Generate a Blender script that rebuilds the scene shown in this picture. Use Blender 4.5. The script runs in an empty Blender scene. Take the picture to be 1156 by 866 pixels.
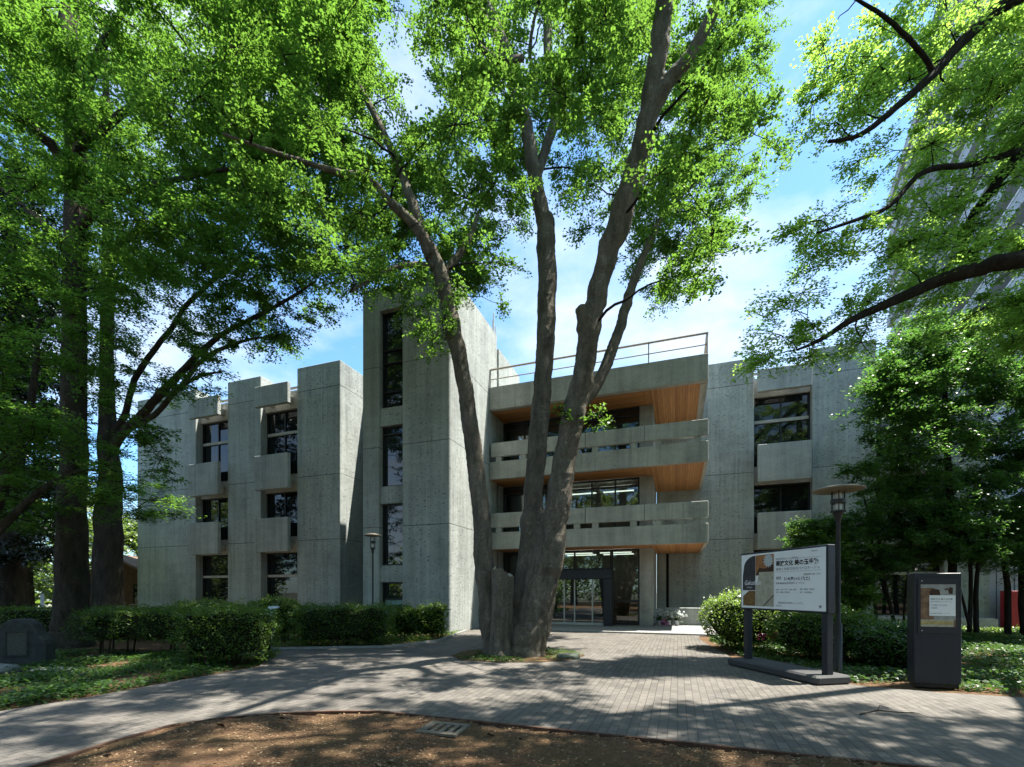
import bpy, math, random
import numpy as np
from mathutils import Vector, Matrix

R = math.radians
C = bpy.context.scene.collection
rng = np.random.default_rng(7)
random.seed(7)

# ------------------------------------------------------------------ camera
F_PX, CX, HY, CAM_H = 525.0, 578.0, 667.0, 1.75
cd = bpy.data.cameras.new('camera')
cam = bpy.data.objects.new('camera', cd); C.objects.link(cam)
cam.location = (0, 0, CAM_H); cam.rotation_euler = (R(90), 0, 0)
cd.sensor_fit = 'HORIZONTAL'; cd.sensor_width = 36.0
cd.lens = F_PX / 1156.0 * 36.0
cd.shift_y = (HY - 433.0) / 1156.0
cd.clip_start = 0.1; cd.clip_end = 3000
bpy.context.scene.camera = cam

# ------------------------------------------------------------------ light
SUN = Vector((2.41, 0.205, 5.6)).normalized()
sc = bpy.context.scene
w = bpy.data.worlds.new('World'); sc.world = w; w.use_nodes = True
nt = w.node_tree; nt.nodes.clear()
out = nt.nodes.new('ShaderNodeOutputWorld'); bg = nt.nodes.new('ShaderNodeBackground')
sky = nt.nodes.new('ShaderNodeTexSky'); sky.sky_type = 'NISHITA'; sky.sun_disc = False
sky.sun_elevation = math.asin(SUN.z); sky.sun_rotation = math.atan2(SUN.x, SUN.y)
sky.altitude = 50; sky.air_density = 1.0; sky.dust_density = 0.6; sky.ozone_density = 1.0
tc = nt.nodes.new('ShaderNodeTexCoord'); mp = nt.nodes.new('ShaderNodeMapping')
mp.inputs['Scale'].default_value = (1.6, 1.6, 3.2); mp.inputs['Location'].default_value = (0.35, 0.1, 0.2)
nz = nt.nodes.new('ShaderNodeTexNoise'); nz.inputs['Scale'].default_value = 1.7
nz.inputs['Detail'].default_value = 8; nz.inputs['Roughness'].default_value = 0.58
rp = nt.nodes.new('ShaderNodeValToRGB')
rp.color_ramp.elements[0].position = 0.42; rp.color_ramp.elements[1].position = 0.74
mx = nt.nodes.new('ShaderNodeMix'); mx.data_type = 'RGBA'
mx.inputs[7].default_value = (3.4, 3.7, 4.0, 1)
L = nt.links.new
L(tc.outputs['Generated'], mp.inputs[0]); L(mp.outputs[0], nz.inputs['Vector']); L(nz.outputs['Fac'], rp.inputs[0])
L(rp.outputs[0], mx.inputs[0]); tint = nt.nodes.new('ShaderNodeMix'); tint.data_type = 'RGBA'; tint.blend_type = 'MULTIPLY'; tint.inputs[0].default_value = 1
tint.inputs[7].default_value = (.62, .89, 1.05, 1); L(sky.outputs[0], tint.inputs[6]); L(tint.outputs[2], mx.inputs[6]); L(mx.outputs[2], bg.inputs[0]); L(bg.outputs[0], out.inputs[0])
bg.inputs[1].default_value = 0.098
sd = bpy.data.lights.new('sun', 'SUN'); sd.energy = 4.5; sd.angle = R(0.55); sd.color = (1.0, 0.95, 0.87)
so = bpy.data.objects.new('sun', sd); C.objects.link(so)
so.rotation_euler = (-SUN).to_track_quat('-Z', 'Y').to_euler(); so.location = (20, 5, 60)
sc.view_settings.view_transform = 'Standard'; sc.view_settings.look = 'None'
sc.view_settings.exposure = 1.86; sc.view_settings.gamma = 1.0
sc.render.engine = 'CYCLES'
sc.cycles.max_bounces = 7; sc.cycles.diffuse_bounces = 3; sc.cycles.transmission_bounces = 4
sc.cycles.caustics_reflective = False; sc.cycles.caustics_refractive = False
sc.cycles.use_denoising = True

# ------------------------------------------------------------------ helpers
def at(px, py, Y):
    return np.array([(px - CX) / F_PX * Y, Y, CAM_H + (HY - py) / F_PX * Y])
def gr(px, py):
    Y = F_PX * CAM_H / (py - HY)
    return ((px - CX) / F_PX * Y, Y)

class MB:
    def __init__(s): s.v = []; s.f = []; s.m = []
    def add(s, vs, fs, mi=0):
        o = len(s.v); s.v += [tuple(map(float, v)) for v in vs]
        s.f += [tuple(i + o for i in f) for f in fs]; s.m += [mi] * len(fs); return s
    def box(s, x0, x1, y0, y1, z0, z1, mi=0, b=0.0):
        if b <= 0:
            vs = [(x, y, z) for z in (z0, z1) for y in (y0, y1) for x in (x0, x1)]
            return s.add(vs, [(0, 2, 3, 1), (4, 5, 7, 6), (0, 1, 5, 4), (2, 6, 7, 3), (0, 4, 6, 2), (1, 3, 7, 5)], mi)
        pr = [(x0 + b, y0), (x1 - b, y0), (x1, y0 + b), (x1, y1 - b), (x1 - b, y1), (x0 + b, y1), (x0, y1 - b), (x0, y0 + b)]
        cx, cy = (x0 + x1) / 2, (y0 + y1) / 2
        sx, sy = 1 - 2 * b / max(x1 - x0, 1e-6), 1 - 2 * b / max(y1 - y0, 1e-6)
        ins = [(cx + (x - cx) * sx, cy + (y - cy) * sy) for x, y in pr]
        rings = [(ins, z0), (pr, z0 + b), (pr, z1 - b), (ins, z1)]
        vs = [(x, y, z) for r, z in rings for x, y in r]; fs = []
        for k in range(3):
            for i in range(8):
                j = (i + 1) % 8; fs.append((k * 8 + i, k * 8 + j, k * 8 + 8 + j, k * 8 + 8 + i))
        fs.append(tuple(range(7, -1, -1))); fs.append(tuple(range(24, 32)))
        return s.add(vs, fs, mi)
    def prism(s, poly, z0, z1, mi=0):
        n = len(poly); vs = [(x, y, z0) for x, y in poly] + [(x, y, z1) for x, y in poly]
        fs = [tuple(range(n - 1, -1, -1)), tuple(range(n, 2 * n))] + [(i, (i + 1) % n, n + (i + 1) % n, n + i) for i in range(n)]
        return s.add(vs, fs, mi)
    def tube(s, pts, rad, seg=8, cap=True, mi=0, rough=0.0, sd=0):
        P = np.array(pts, float); n = len(P)
        r = np.full(n, rad, float) if np.isscalar(rad) else np.array(rad, float)
        T = np.gradient(P, axis=0); T /= np.linalg.norm(T, axis=1)[:, None] + 1e-9
        a = np.array([0, 0, 1.0]) if abs(T[0][2]) < .9 else np.array([1.0, 0, 0])
        N = np.cross(T[0], a); N /= np.linalg.norm(N)
        th = np.arange(seg) * 2 * math.pi / seg; vs = []
        for i in range(n):
            N = N - T[i] * N.dot(T[i]); N /= np.linalg.norm(N) + 1e-9
            B = np.cross(T[i], N)
            rr = np.full(seg, r[i])
            if rough > 0:
                rr = rr * (1 + rough * (np.sin(3 * th + sd + .35 * i) * .5 + np.sin(5 * th + 1.7 * sd - .22 * i) * .35 + np.sin(2 * th + .9 * i + sd) * .3))
            vs += list(P[i] + rr[:, None] * (np.cos(th)[:, None] * N + np.sin(th)[:, None] * B))
        fs = []
        for i in range(n - 1):
            for k in range(seg):
                q = (k + 1) % seg; fs.append((i * seg + k, i * seg + q, i * seg + seg + q, i * seg + seg + k))
        if cap: fs.append(tuple(range(seg - 1, -1, -1))); fs.append(tuple((n - 1) * seg + k for k in range(seg)))
        return s.add(vs, fs, mi)
    def lathe(s, prof, cx=0, cy=0, seg=24, mi=0):
        vs = []; n = len(prof)
        for r, z in prof:
            vs += [(cx + r * math.cos(2 * math.pi * k / seg), cy + r * math.sin(2 * math.pi * k / seg), z) for k in range(seg)]
        fs = [(i * seg + k, i * seg + (k + 1) % seg, i * seg + seg + (k + 1) % seg, i * seg + seg + k) for i in range(n - 1) for k in range(seg)]
        fs += [tuple(range(seg - 1, -1, -1)), tuple((n - 1) * seg + k for k in range(seg))]
        return s.add(vs, fs, mi)
    def build(s, name, mats, parent=None, smooth=False):
        me = bpy.data.meshes.new(name); me.from_pydata(s.v, [], s.f)
        for m in (mats if isinstance(mats, (list, tuple)) else [mats]): me.materials.append(m)
        if any(s.m): me.polygons.foreach_set('material_index', s.m)
        if smooth: me.polygons.foreach_set('use_smooth', [True] * len(s.f))
        me.update(); return link(name, me, parent)

def link(name, data, parent=None):
    o = bpy.data.objects.new(name, data); C.objects.link(o)
    if parent: o.parent = parent
    return o
def tag(o, label=None, cat=None, group=None, kind=None):
    if label: o['label'] = label
    if cat: o['category'] = cat
    if group: o['group'] = group
    if kind: o['kind'] = kind
    return o
def empty(name, loc, rz, label, cat, group=None):
    o = bpy.data.objects.new(name, None); C.objects.link(o); o.location = loc; o.rotation_euler = (0, 0, rz)
    o.empty_display_size = .3
    return tag(o, label, cat, group)
def quads(name, V, mat, parent=None):
    """V: (n,4,3) array of quads -> one mesh object"""
    n = len(V); me = bpy.data.meshes.new(name)
    me.vertices.add(4 * n); me.vertices.foreach_set('co', V.reshape(-1).astype(np.float32))
    me.loops.add(4 * n); me.loops.foreach_set('vertex_index', np.arange(4 * n, dtype=np.int32))
    me.polygons.add(n); me.polygons.foreach_set('loop_start', np.arange(0, 4 * n, 4, dtype=np.int32))
    me.polygons.foreach_set('loop_total', np.full(n, 4, dtype=np.int32))
    me.materials.append(mat); me.update(calc_edges=True); return link(name, me, parent)

# ------------------------------------------------------------------ materials
def newmat(name):
    m = bpy.data.materials.new(name); m.use_nodes = True; n = m.node_tree; n.nodes.clear()
    o = n.nodes.new('ShaderNodeOutputMaterial'); return m, n, o
def N(n, t, **k):
    x = n.nodes.new(t)
    for a, b in k.items(): setattr(x, a, b)
    return x
def mixc(n, fac, a, b, mode='MIX'):
    x = N(n, 'ShaderNodeMix', data_type='RGBA', blend_type=mode)
    for i, v in ((0, fac), (6, a), (7, b)):
        if isinstance(v, bpy.types.NodeSocket): n.links.new(v, x.inputs[i])
        elif i == 0: x.inputs[0].default_value = v
        else: x.inputs[i].default_value = (*v, 1)
    return x.outputs[2]
def math_(n, op, a, b=None, c=None):
    x = N(n, 'ShaderNodeMath', operation=op)
    for i, v in enumerate((a, b, c)):
        if v is None: continue
        if isinstance(v, bpy.types.NodeSocket): n.links.new(v, x.inputs[i])
        else: x.inputs[i].default_value = v
    return x.outputs[0]
def noise(n, vec, scale, detail=4, rough=.55, mscale=None, rot=None):
    if mscale or rot:
        m = N(n, 'ShaderNodeMapping')
        if mscale: m.inputs['Scale'].default_value = mscale
        if rot: m.inputs['Rotation'].default_value = rot
        n.links.new(vec, m.inputs[0]); vec = m.outputs[0]
    x = N(n, 'ShaderNodeTexNoise'); x.inputs['Scale'].default_value = scale
    x.inputs['Detail'].default_value = detail; x.inputs['Roughness'].default_value = rough
    n.links.new(vec, x.inputs['Vector']); return x.outputs['Fac']
def ramp(n, v, stops):
    x = N(n, 'ShaderNodeValToRGB'); e = x.color_ramp.elements
    while len(e) < len(stops): e.new(.5)
    for k, (p, c) in enumerate(stops):
        e[k].position = p; e[k].color = (c, c, c, 1) if not isinstance(c, tuple) else (*c, 1)
    n.links.new(v, x.inputs[0]); return x.outputs[0]
def bsdf(n, o, col, rough=.7, spec=.3, bump=None, bstr=.3, bdist=.02, metal=0, ior=None):
    p = N(n, 'ShaderNodeBsdfPrincipled')
    for key, v in (('Base Color', col), ('Roughness', rough), ('Specular IOR Level', spec), ('Metallic', metal)):
        if isinstance(v, bpy.types.NodeSocket): n.links.new(v, p.inputs[key])
        elif key == 'Base Color': p.inputs[key].default_value = (*v, 1)
        else: p.inputs[key].default_value = v
    if ior: p.inputs['IOR'].default_value = ior
    if bump is not None:
        b = N(n, 'ShaderNodeBump'); b.inputs['Strength'].default_value = bstr; b.inputs['Distance'].default_value = bdist
        n.links.new(bump, b.inputs['Height']); n.links.new(b.outputs[0], p.inputs['Normal'])
    n.links.new(p.outputs[0], o.inputs[0]); return p
def coord(n, which='Object'):
    return N(n, 'ShaderNodeTexCoord').outputs[which]

def concrete(name, joints=(), base=(.375, .405, .38), pits=1.0, boards=.5):
    m, n, o = newmat(name); c = coord(n)
    sep = N(n, 'ShaderNodeSeparateXYZ'); n.links.new(c, sep.inputs[0])
    big = noise(n, c, .45, 5); fine = noise(n, c, 9, 6, .7); streak = noise(n, c, 1.6, 5, .6, (1.6, 1.6, .12))
    cell = noise(n, c, 2.2, 2, .5, (.5, .5, 1.5))
    v = math_(n, 'ADD', math_(n, 'MULTIPLY', big, .34), math_(n, 'MULTIPLY', streak, .42))
    v = math_(n, 'ADD', v, math_(n, 'MULTIPLY', fine, .22)); v = math_(n, 'ADD', v, math_(n, 'MULTIPLY', cell, .16))
    dark = tuple(x * .50 for x in base); lite = tuple(min(1, x * 1.38) for x in base)
    col = mixc(n, ramp(n, v, [(.36, 0.0), (.78, 1.0)]), dark, lite)
    # chipped pits, stretched sideways
    pt = noise(n, c, 5.0, 3, .6, (1.1, 1.1, 3.6)); pit = ramp(n, pt, [(.62, 0.0), (.69, 1.0)])
    col = mixc(n, math_(n, 'MULTIPLY', pit, .22 * pits), col, tuple(x * .4 for x in base))
    # board marks
    along = math_(n, 'ADD', sep.outputs[0], sep.outputs[1])
    fr = math_(n, 'FRACT', math_(n, 'MULTIPLY', along, 1 / .45))
    line = math_(n, 'LESS_THAN', fr, .03)
    h = math_(n, 'ADD', math_(n, 'MULTIPLY', fine, .55), math_(n, 'MULTIPLY', noise(n, c, 22, 4, .7, (1, 1, 1.4)), .5))
    h = math_(n, 'SUBTRACT', h, math_(n, 'MULTIPLY', pit, 1.3 * pits))
    h = math_(n, 'SUBTRACT', h, math_(n, 'MULTIPLY', line, .5 * boards))
    col = mixc(n, math_(n, 'MULTIPLY', line, .16 * boards), col, dark)
    fx = math_(n, 'ABSOLUTE', math_(n, 'SUBTRACT', math_(n, 'FRACT', math_(n, 'MULTIPLY', along, 1 / .9)), .5)); fz = math_(n, 'ABSOLUTE', math_(n, 'SUBTRACT', math_(n, 'FRACT', math_(n, 'MULTIPLY', sep.outputs[2], 1 / .87)), .5))
    hole = math_(n, 'MULTIPLY', math_(n, 'LESS_THAN', fx, .022), math_(n, 'LESS_THAN', fz, .023)); hole = math_(n, 'MULTIPLY', hole, math_(n, 'GREATER_THAN', cell, .5))
    col = mixc(n, math_(n, 'MULTIPLY', hole, .6), col, (.07, .07, .065)); h = math_(n, 'SUBTRACT', h, hole)
    drip = ramp(n, noise(n, c, 2.4, 4, .6, (2.2, 2.2, .07)), [(.54, 0.), (.68, 1.)]); patch = ramp(n, noise(n, c, .6, 3), [(.42, 0.), (.6, 1.)])
    col = mixc(n, math_(n, 'MULTIPLY', math_(n, 'MULTIPLY', drip, patch), .5), col, tuple(x * .42 for x in base))
    for z in joints:
        j = math_(n, 'LESS_THAN', math_(n, 'ABSOLUTE', math_(n, 'SUBTRACT', sep.outputs[2], z)), .014)
        col = mixc(n, math_(n, 'MULTIPLY', j, .75), col, (.06, .06, .055)); h = math_(n, 'SUBTRACT', h, math_(n, 'MULTIPLY', j, 3.0))
    bsdf(n, o, col, .88, .15, h, .9, .035); return m

def plain(name, col, rough=.5, spec=.4, var=.25, scale=6, metal=0, bstr=.08):
    m, n, o = newmat(name); c = coord(n); f = noise(n, c, scale, 6, .65)
    cc = mixc(n, ramp(n, f, [(.3, 0.), (.7, 1.)]), tuple(x * (1 - var) for x in col), tuple(min(1, x * (1 + var)) for x in col))
    rr = math_(n, 'ADD', math_(n, 'MULTIPLY', noise(n, c, scale * 2.3, 4), .25), rough - .12)
    bsdf(n, o, cc, rr, spec, f, bstr, .01, metal); return m

def glass(name, base=(.012, .015, .014), ior=1.9):
    m, n, o = newmat(name); c = coord(n)
    f = noise(n, c, .8, 2); bsdf(n, o, base, .015, .5, f, .02, .05, 0, ior); return m

def leafmat(name, dark, lite, trans, tfac=.5, gloss=.25):
    m, n, o = newmat(name)
    g = N(n, 'ShaderNodeNewGeometry'); r = g.outputs['Random Per Island']
    c = coord(n); big = noise(n, c, .55, 3)
    k = math_(n, 'ADD', math_(n, 'MULTIPLY', r, .6), math_(n, 'MULTIPLY', ramp(n, big, [(.3, 0.), (.7, 1.)]), .4))
    col = mixc(n, k, dark, lite)
    tcol = mixc(n, k, tuple(x * .75 for x in trans), tuple(min(1, x * 1.25) for x in trans))
    d = N(n, 'ShaderNodeBsdfDiffuse'); n.links.new(col, d.inputs[0])
    t = N(n, 'ShaderNodeBsdfTranslucent'); n.links.new(tcol, t.inputs[0])
    ms = N(n, 'ShaderNodeMixShader'); ms.inputs[0].default_value = tfac
    n.links.new(d.outputs[0], ms.inputs[1]); n.links.new(t.outputs[0], ms.inputs[2])
    gl = N(n, 'ShaderNodeBsdfGlossy'); gl.inputs['Roughness'].default_value = .42
    fr = N(n, 'ShaderNodeFresnel'); fr.inputs[0].default_value = 1.4
    ms2 = N(n, 'ShaderNodeMixShader'); n.links.new(math_(n, 'MULTIPLY', fr.outputs[0], gloss), ms2.inputs[0])
    n.links.new(ms.outputs[0], ms2.inputs[1]); n.links.new(gl.outputs[0], ms2.inputs[2])
    n.links.new(ms2.outputs[0], o.inputs[0]); return m

def barkmat(name, base=(.085, .072, .055), moss=.35, scale=1.0):
    m, n, o = newmat(name); c = coord(n)
    a = noise(n, c, 5 * scale, 8, .65, (1, 1, .28)); b = noise(n, c, 1.1, 4); d = noise(n, c, 26, 4, .7, (1, 1, .5))
    col = mixc(n, ramp(n, a, [(.32, 0.), (.68, 1.)]), tuple(x * .5 for x in base), tuple(x * 1.6 for x in base))
    col = mixc(n, math_(n, 'MULTIPLY', ramp(n, b, [(.5, 0.), (.66, 1.)]), moss), col, (.06, .085, .03))
    col = mixc(n, math_(n, 'MULTIPLY', ramp(n, noise(n, c, 2.7, 5), [(.6, 0.), (.7, 1.)]), .35), col, (.2, .19, .165))
    vo = N(n, 'ShaderNodeTexVoronoi', feature='DISTANCE_TO_EDGE'); vm = N(n, 'ShaderNodeMapping'); vm.inputs['Scale'].default_value = (9 * scale, 9 * scale, 2.2 * scale)
    wv = N(n, 'ShaderNodeVectorMath', operation='ADD'); nz_ = N(n, 'ShaderNodeTexNoise'); nz_.inputs['Scale'].default_value = 3.5; n.links.new(c, nz_.inputs['Vector']); n.links.new(c, wv.inputs[0]); n.links.new(nz_.outputs['Color'], wv.inputs[1])
    n.links.new(wv.outputs[0], vm.inputs[0]); n.links.new(vm.outputs[0], vo.inputs['Vector']); crack = ramp(n, vo.outputs['Distance'], [(0., 1.), (.14, 0.)])
    col = mixc(n, math_(n, 'MULTIPLY', crack, .65), col, tuple(x * .25 for x in base))
    col = mixc(n, ramp(n, noise(n, c, 38 * scale, 5, .75, (1, 1, .45)), [(.38, .6), (.62, 0.)]), col, tuple(x * .4 for x in base))
    h = math_(n, 'ADD', math_(n, 'MULTIPLY', a, .8), math_(n, 'MULTIPLY', d, .5)); h = math_(n, 'SUBTRACT', h, math_(n, 'MULTIPLY', crack, .45)); bsdf(n, o, col, .92, .1, h, 1.0, .07); return m

def boards(name, axis, wd=.11):
    m, n, o = newmat(name); c = coord(n); sep = N(n, 'ShaderNodeSeparateXYZ'); n.links.new(c, sep.inputs[0])
    x = sep.outputs[1 - axis]; q = math_(n, 'MULTIPLY', x, 1 / wd)
    idf = math_(n, 'FLOOR', q); fr = math_(n, 'FRACT', q)
    wn = N(n, 'ShaderNodeTexWhiteNoise', noise_dimensions='1D'); n.links.new(idf, wn.inputs['W'])
    g = noise(n, c, 3, 6, .6, (.3, 8, 1) if axis == 0 else (8, .3, 1))
    col = mixc(n, wn.outputs[0], (.36, .155, .05), (.60, .30, .115)); col = mixc(n, math_(n, 'MULTIPLY', ramp(n, g, [(.45, 0.), (.75, 1.)]), .6), col, (.22, .085, .03))
    gap = math_(n, 'LESS_THAN', fr, .06); col = mixc(n, gap, col, (.06, .025, .01))
    bsdf(n, o, col, .55, .3, math_(n, 'SUBTRACT', g, gap), .3, .01); return m

CONC_W = concrete('concrete wing', (4.52, 8.0, 12.7))
CONC_T = concrete('concrete tower', (4.52, 8.0, 11.5), (.355, .378, .352), 1.5)
CONC_P = concrete('concrete panel', (), (.375, .395, .37), .35, .8)
CONC_B = concrete('concrete balcony', (), (.37, .375, .34), .3, .3)
CONC_LT = plain('pale concrete trim', (.42, .40, .35), .8, .2, .2, 4)
CONC_STEP = plain('step concrete', (.26, .255, .24), .85, .2, .22, 5)
WOOD_U = boards('soffit boards lengthwise', 0); WOOD_V = boards('soffit boards crosswise', 1)
def clearglass(name):
    m, n, o = newmat(name); fr = N(n, 'ShaderNodeFresnel'); fr.inputs[0].default_value = 1.7
    gl = N(n, 'ShaderNodeBsdfGlossy'); gl.inputs['Roughness'].default_value = .015; t = N(n, 'ShaderNodeBsdfTransparent'); t.inputs[0].default_value = (.42, .47, .45, 1)
    ms = N(n, 'ShaderNodeMixShader'); n.links.new(math_(n, 'ADD', fr.outputs[0], .04), ms.inputs[0]); n.links.new(t.outputs[0], ms.inputs[1]); n.links.new(gl.outputs[0], ms.inputs[2]); n.links.new(ms.outputs[0], o.inputs[0]); return m
GLASS_C = clearglass('clear window glass')
GLASS = glass('window glass', (.010, .012, .012), 1.55); GLASS_D = glass('door glass', (.014, .017, .016), 2.3); GLASS_T = glass('tower window glass', (.014, .018, .018), 1.7)
FRAME = plain('black window frame', (.014, .014, .015), .45, .4, .2)
STEEL = plain('dark blue grey steel', (.017, .021, .029), .45, .35, .15, 3)
LAMPM = plain('dark bronze paint', (.026, .026, .026), .5, .35, .2, 5)
ALU = plain('grey aluminium', (.45, .45, .44), .4, .5, .1, 5)
RAILM = plain('weathered rail paint', (.30, .27, .23), .55, .4, .2, 4)
DARK = plain('dark recess', (.012, .012, .012), .9, .1)

# ------------------------------------------------------------------ the museum building (its own axes: x along the front, y into depth)
ROT = -R(19.6)
BR = empty('museum_building', (-2.55, 19.1, 0), ROT, 'grey concrete museum building with stair tower, projecting balconies and wooden soffits', 'building')
BM_ = Matrix.Translation((-2.55, 19.1, 0)) @ Matrix.Rotation(ROT, 4, 'Z')
def bw(u, v, z=0): return tuple(BM_ @ Vector((u, v, z)))
def part(name, mat, boxes, parent=BR, b=.02):
    for q in boxes: o = MB().box(*q, b=b).build(name, mat, parent)
    return o
def window(u0, u1, z0, z1, v, mull=(), trans=(), fw=.07, gm=GLASS, parent=BR, tw=.09, tmat=None):
    m = MB()
    m.box(u0, u0 + fw, v, v + .12, z0, z1); m.box(u1 - fw, u1, v, v + .12, z0, z1)
    m.box(u0 + fw, u1 - fw, v, v + .12, z1 - fw, z1); m.box(u0 + fw, u1 - fw, v, v + .12, z0, z0 + fw)
    for x in mull: m.box(x - .035, x + .035, v + .008, v + .11, z0 + fw, z1 - fw)
    f = m.build('window', FRAME, parent)
    for z in trans: MB().box(u0 + fw, u1 - fw, v - .03, v + .105, z - tw / 2, z + tw / 2).build('transom', tmat or FRAME, f)
    g = MB(); g.box(u0 + .02, u1 - .02, v + .07, v + .085, z0 + .02, z1 - .02); g.build('pane', gm, f)
    return f

# --- wings: piers, window bays with hung spandrel panels
def bay(u0, u1, v, ground=True, shift=0.0):
    for z0, z1 in ((12.0, 13.0), (7.36, 8.32), (3.92, 4.8), (-.2, .55)):
        MB().box(u0 + .002, u1 - .002, v + .30, v + .75, z0, z1).build('floor_beam', CONC_LT, BR)
    v1 = v + .44
    mid = (u0 + u1) / 2 + .0
    window(u0 + .003, u1 - .003, 8.32, 12.0, v1, (mid,), (10.72,), tmat=CONC_LT, tw=.16)
    window(u0 + .003, u1 - .003, 4.8, 7.36, v1, (mid,))
    window(u0 + .003, u1 - .003, .55, 3.92, v1, (), (2.6,), tmat=CONC_LT, tw=.14)
    for z0, z1 in ((12.0, 13.13), (7.36, 9.27), (3.9, 5.77)):
        part('spandrel_panel', CONC_P, [(u0 + .10, u1 - .13, v - .54, v - .32, z0, z1)])
        part('panel_bracket', CONC_LT, [(u0 + .5, u0 + .75, v - .318, v + .298, z0 + .25, z0 + .6), (u1 - .8, u1 - .55, v - .318, v + .298, z0 + .25, z0 + .6)], b=0)
for u0, u1 in ((-24.11, -18.82), (-16.18, -13.62), (-10.98, -8.08)):
    part('pier', CONC_W, [(u0, u1, 3.07, 3.95 if u1 != -8.08 else 9.5, -.3, 14.03)])
bay(-18.82, -16.18, 3.07); bay(-13.62, -10.98, 3.07)
part('roof_block', CONC_W, [(-24.1, -8.6, 3.96, 24.0, -.3, 12.6)])
part('roof_rail', RAILM, [(-24.0, -8.2, 4.2, 4.28, 13.55, 13.68)], b=0)
for u0, u1 in ((7.70, 12.6), (15.25, 17.95), (20.6, 22.25)):
    part('pier', CONC_W, [(u0, u1, 10.2, 11.1, -.3, 14.03)])
bay(12.6, 15.25, 10.2); bay(17.95, 20.6, 10.2)
part('roof_block', CONC_W, [(7.7, 22.2, 11.11, 26.0, -.3, 12.6)])
part('roof_rail', RAILM, [(12.0, 22.2, 11.3, 11.38, 13.55, 13.68)], b=0)
part('plinth', CONC_LT, [(12.3, 22.2, 9.5, 10.197, -.3, .5)])
# connecting wall between left block and tower
part('connecting_wall', CONC_W, [(-8.078, -4.312, 5.0, 9.0, -.3, 12.35)])
for z0, z1 in ((8.6, 11.4), (5.0, 7.3), (1.2, 3.8)): window(-6.0, -4.5, z0, z1, 4.93, ())
# tower
part('stair_tower', CONC_T, [(-4.31, -3.46, 0, 5.3, -.3, 15.0), (-2.28, 0.0, 0, 5.3, -.3, 15.0)], b=.045)
part('tower_infill', CONC_T, [(-3.47, -2.27, .14, 5.2, -.3, .12), (-3.47, -2.27, .14, 5.2, 2.13, 2.85), (-3.47, -2.27, .14, 5.2, 5.55, 6.3), (-3.47, -2.27, .14, 5.2, 8.95, 9.73), (-3.47, -2.27, .06, 5.2, 13.96, 14.95), (-3.4, -2.3, .75, 5.2, .1, 14.0)], b=0)
window(-3.46, -2.28, 9.73, 13.96, .3, (), (12.3, 11.72, 10.45), gm=GLASS_T, tw=.06)
window(-3.46, -2.28, 6.3, 8.95, .3, (), (8.6,), gm=GLASS_T, tw=.06)
window(-3.46, -2.28, 2.85, 5.55, .3, (), (), gm=GLASS_T)
wb = window(-3.46, -2.28, .12, 2.13, .3, (), (1.4,), gm=GLASS_T, tw=.05)
part('blind', plain('pale window blind', (.22, .33, .30), .8, .1, .1), [(-3.36, -2.38, .355, .366, .2, 1.36)], wb, 0)
part('rear_block', CONC_T, [(-7.5, -.02, 5.62, 9.0, -.3, 14.45)])
m = MB()
for k, (v, du) in enumerate(((5.36, .12), (5.46, .2), (5.55, .1))):
    m.tube([(-.1 - du, v, 9), (-.1 - du, v, 16.2 - .3 * k)], .035, 8)
for z in np.arange(13.0, 15.9, .3): m.tube([(-.22, 5.36, z), (-.3, 5.46, z)], .018, 6)
m.build('roof_ladder', ALU, BR)
# balconies
E = 10.04
part('roof_fascia', CONC_B, [(.004, E, 4.2, 4.5, 10.70, 11.82), (E - .3, E, 4.502, 10.19, 10.70, 11.82)])
part('roof_slab', CONC_B, [(.004, E - .302, 4.502, 10.19, 10.84, 11.55)], b=0)
for z0, z1, z2, z3 in ((7.26, 8.12, 8.35, 9.04), (3.79, 4.63, 4.86, 5.57)):
    part('balcony_beam', CONC_B, [(.004, E, 4.2, 4.42, z0, z1)])
    part('balcony_slab', CONC_B, [(.004, E - .003, 4.422, 10.19, z0 + .13, z0 + .42)], b=0)
    for a, b_ in ((.1, 2.16), (2.18, 4.79), (4.81, 7.42), (7.44, E)):
        part('parapet', CONC_B, [(a, b_, 4.17, 4.36, z2, z3)])
    part('parapet_block', CONC_B, [(x - .14, x + .14, 4.21, 4.40, z1, z2) for x in (.5, 1.76, 2.65, 4.4, 5.25, 6.95, 8.0, 9.6)], b=0)
    part('balcony_trim', CONC_LT, [(E - .14, E - .004, 4.425, 10.18, z0 + .005, z0 + .128)], b=0)
part('balcony_trim', CONC_LT, [(E - .3, E - .15, 4.51, 10.18, 10.69, 10.698)], b=0)
for zs in (10.71, 7.285, 3.815):
    e1 = E - .305 if zs > 10 else E - .145
    part('soffit', WOOD_U, [(.01, 7.3, 4.505, 6.19, zs, zs + .1)], b=0)
    part('soffit', WOOD_V, [(7.302, e1, 4.505, 10.18, zs, zs + .1)], b=0)
m = MB()
for z, r in ((12.73, .05), (12.24, .026)):
    m.tube([(.02, 4.3, z), (E - .04, 4.3, z)], r, 8); m.tube([(E - .04, 4.3, z), (E - .04, 10.0, z)], r, 8)
for x in (.04, 2.5, 5.05, 7.6, E - .04): m.tube([(x, 4.3, 11.82), (x, 4.3, 12.73)], .026, 8)
for v in (6.3, 8.3, 10.0): m.tube([(E - .04, v, 11.82), (E - .04, v, 12.73)], .026, 8)
m.build('roof_railing', RAILM, BR)
part('column', CONC_B, [(7.07, 7.71, 6.15, 6.75, -.1, 10.71)])
part('inner_wall', CONC_P, [(7.2, 7.69, 6.76, 10.19, -.1, 10.69)], b=0)
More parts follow.
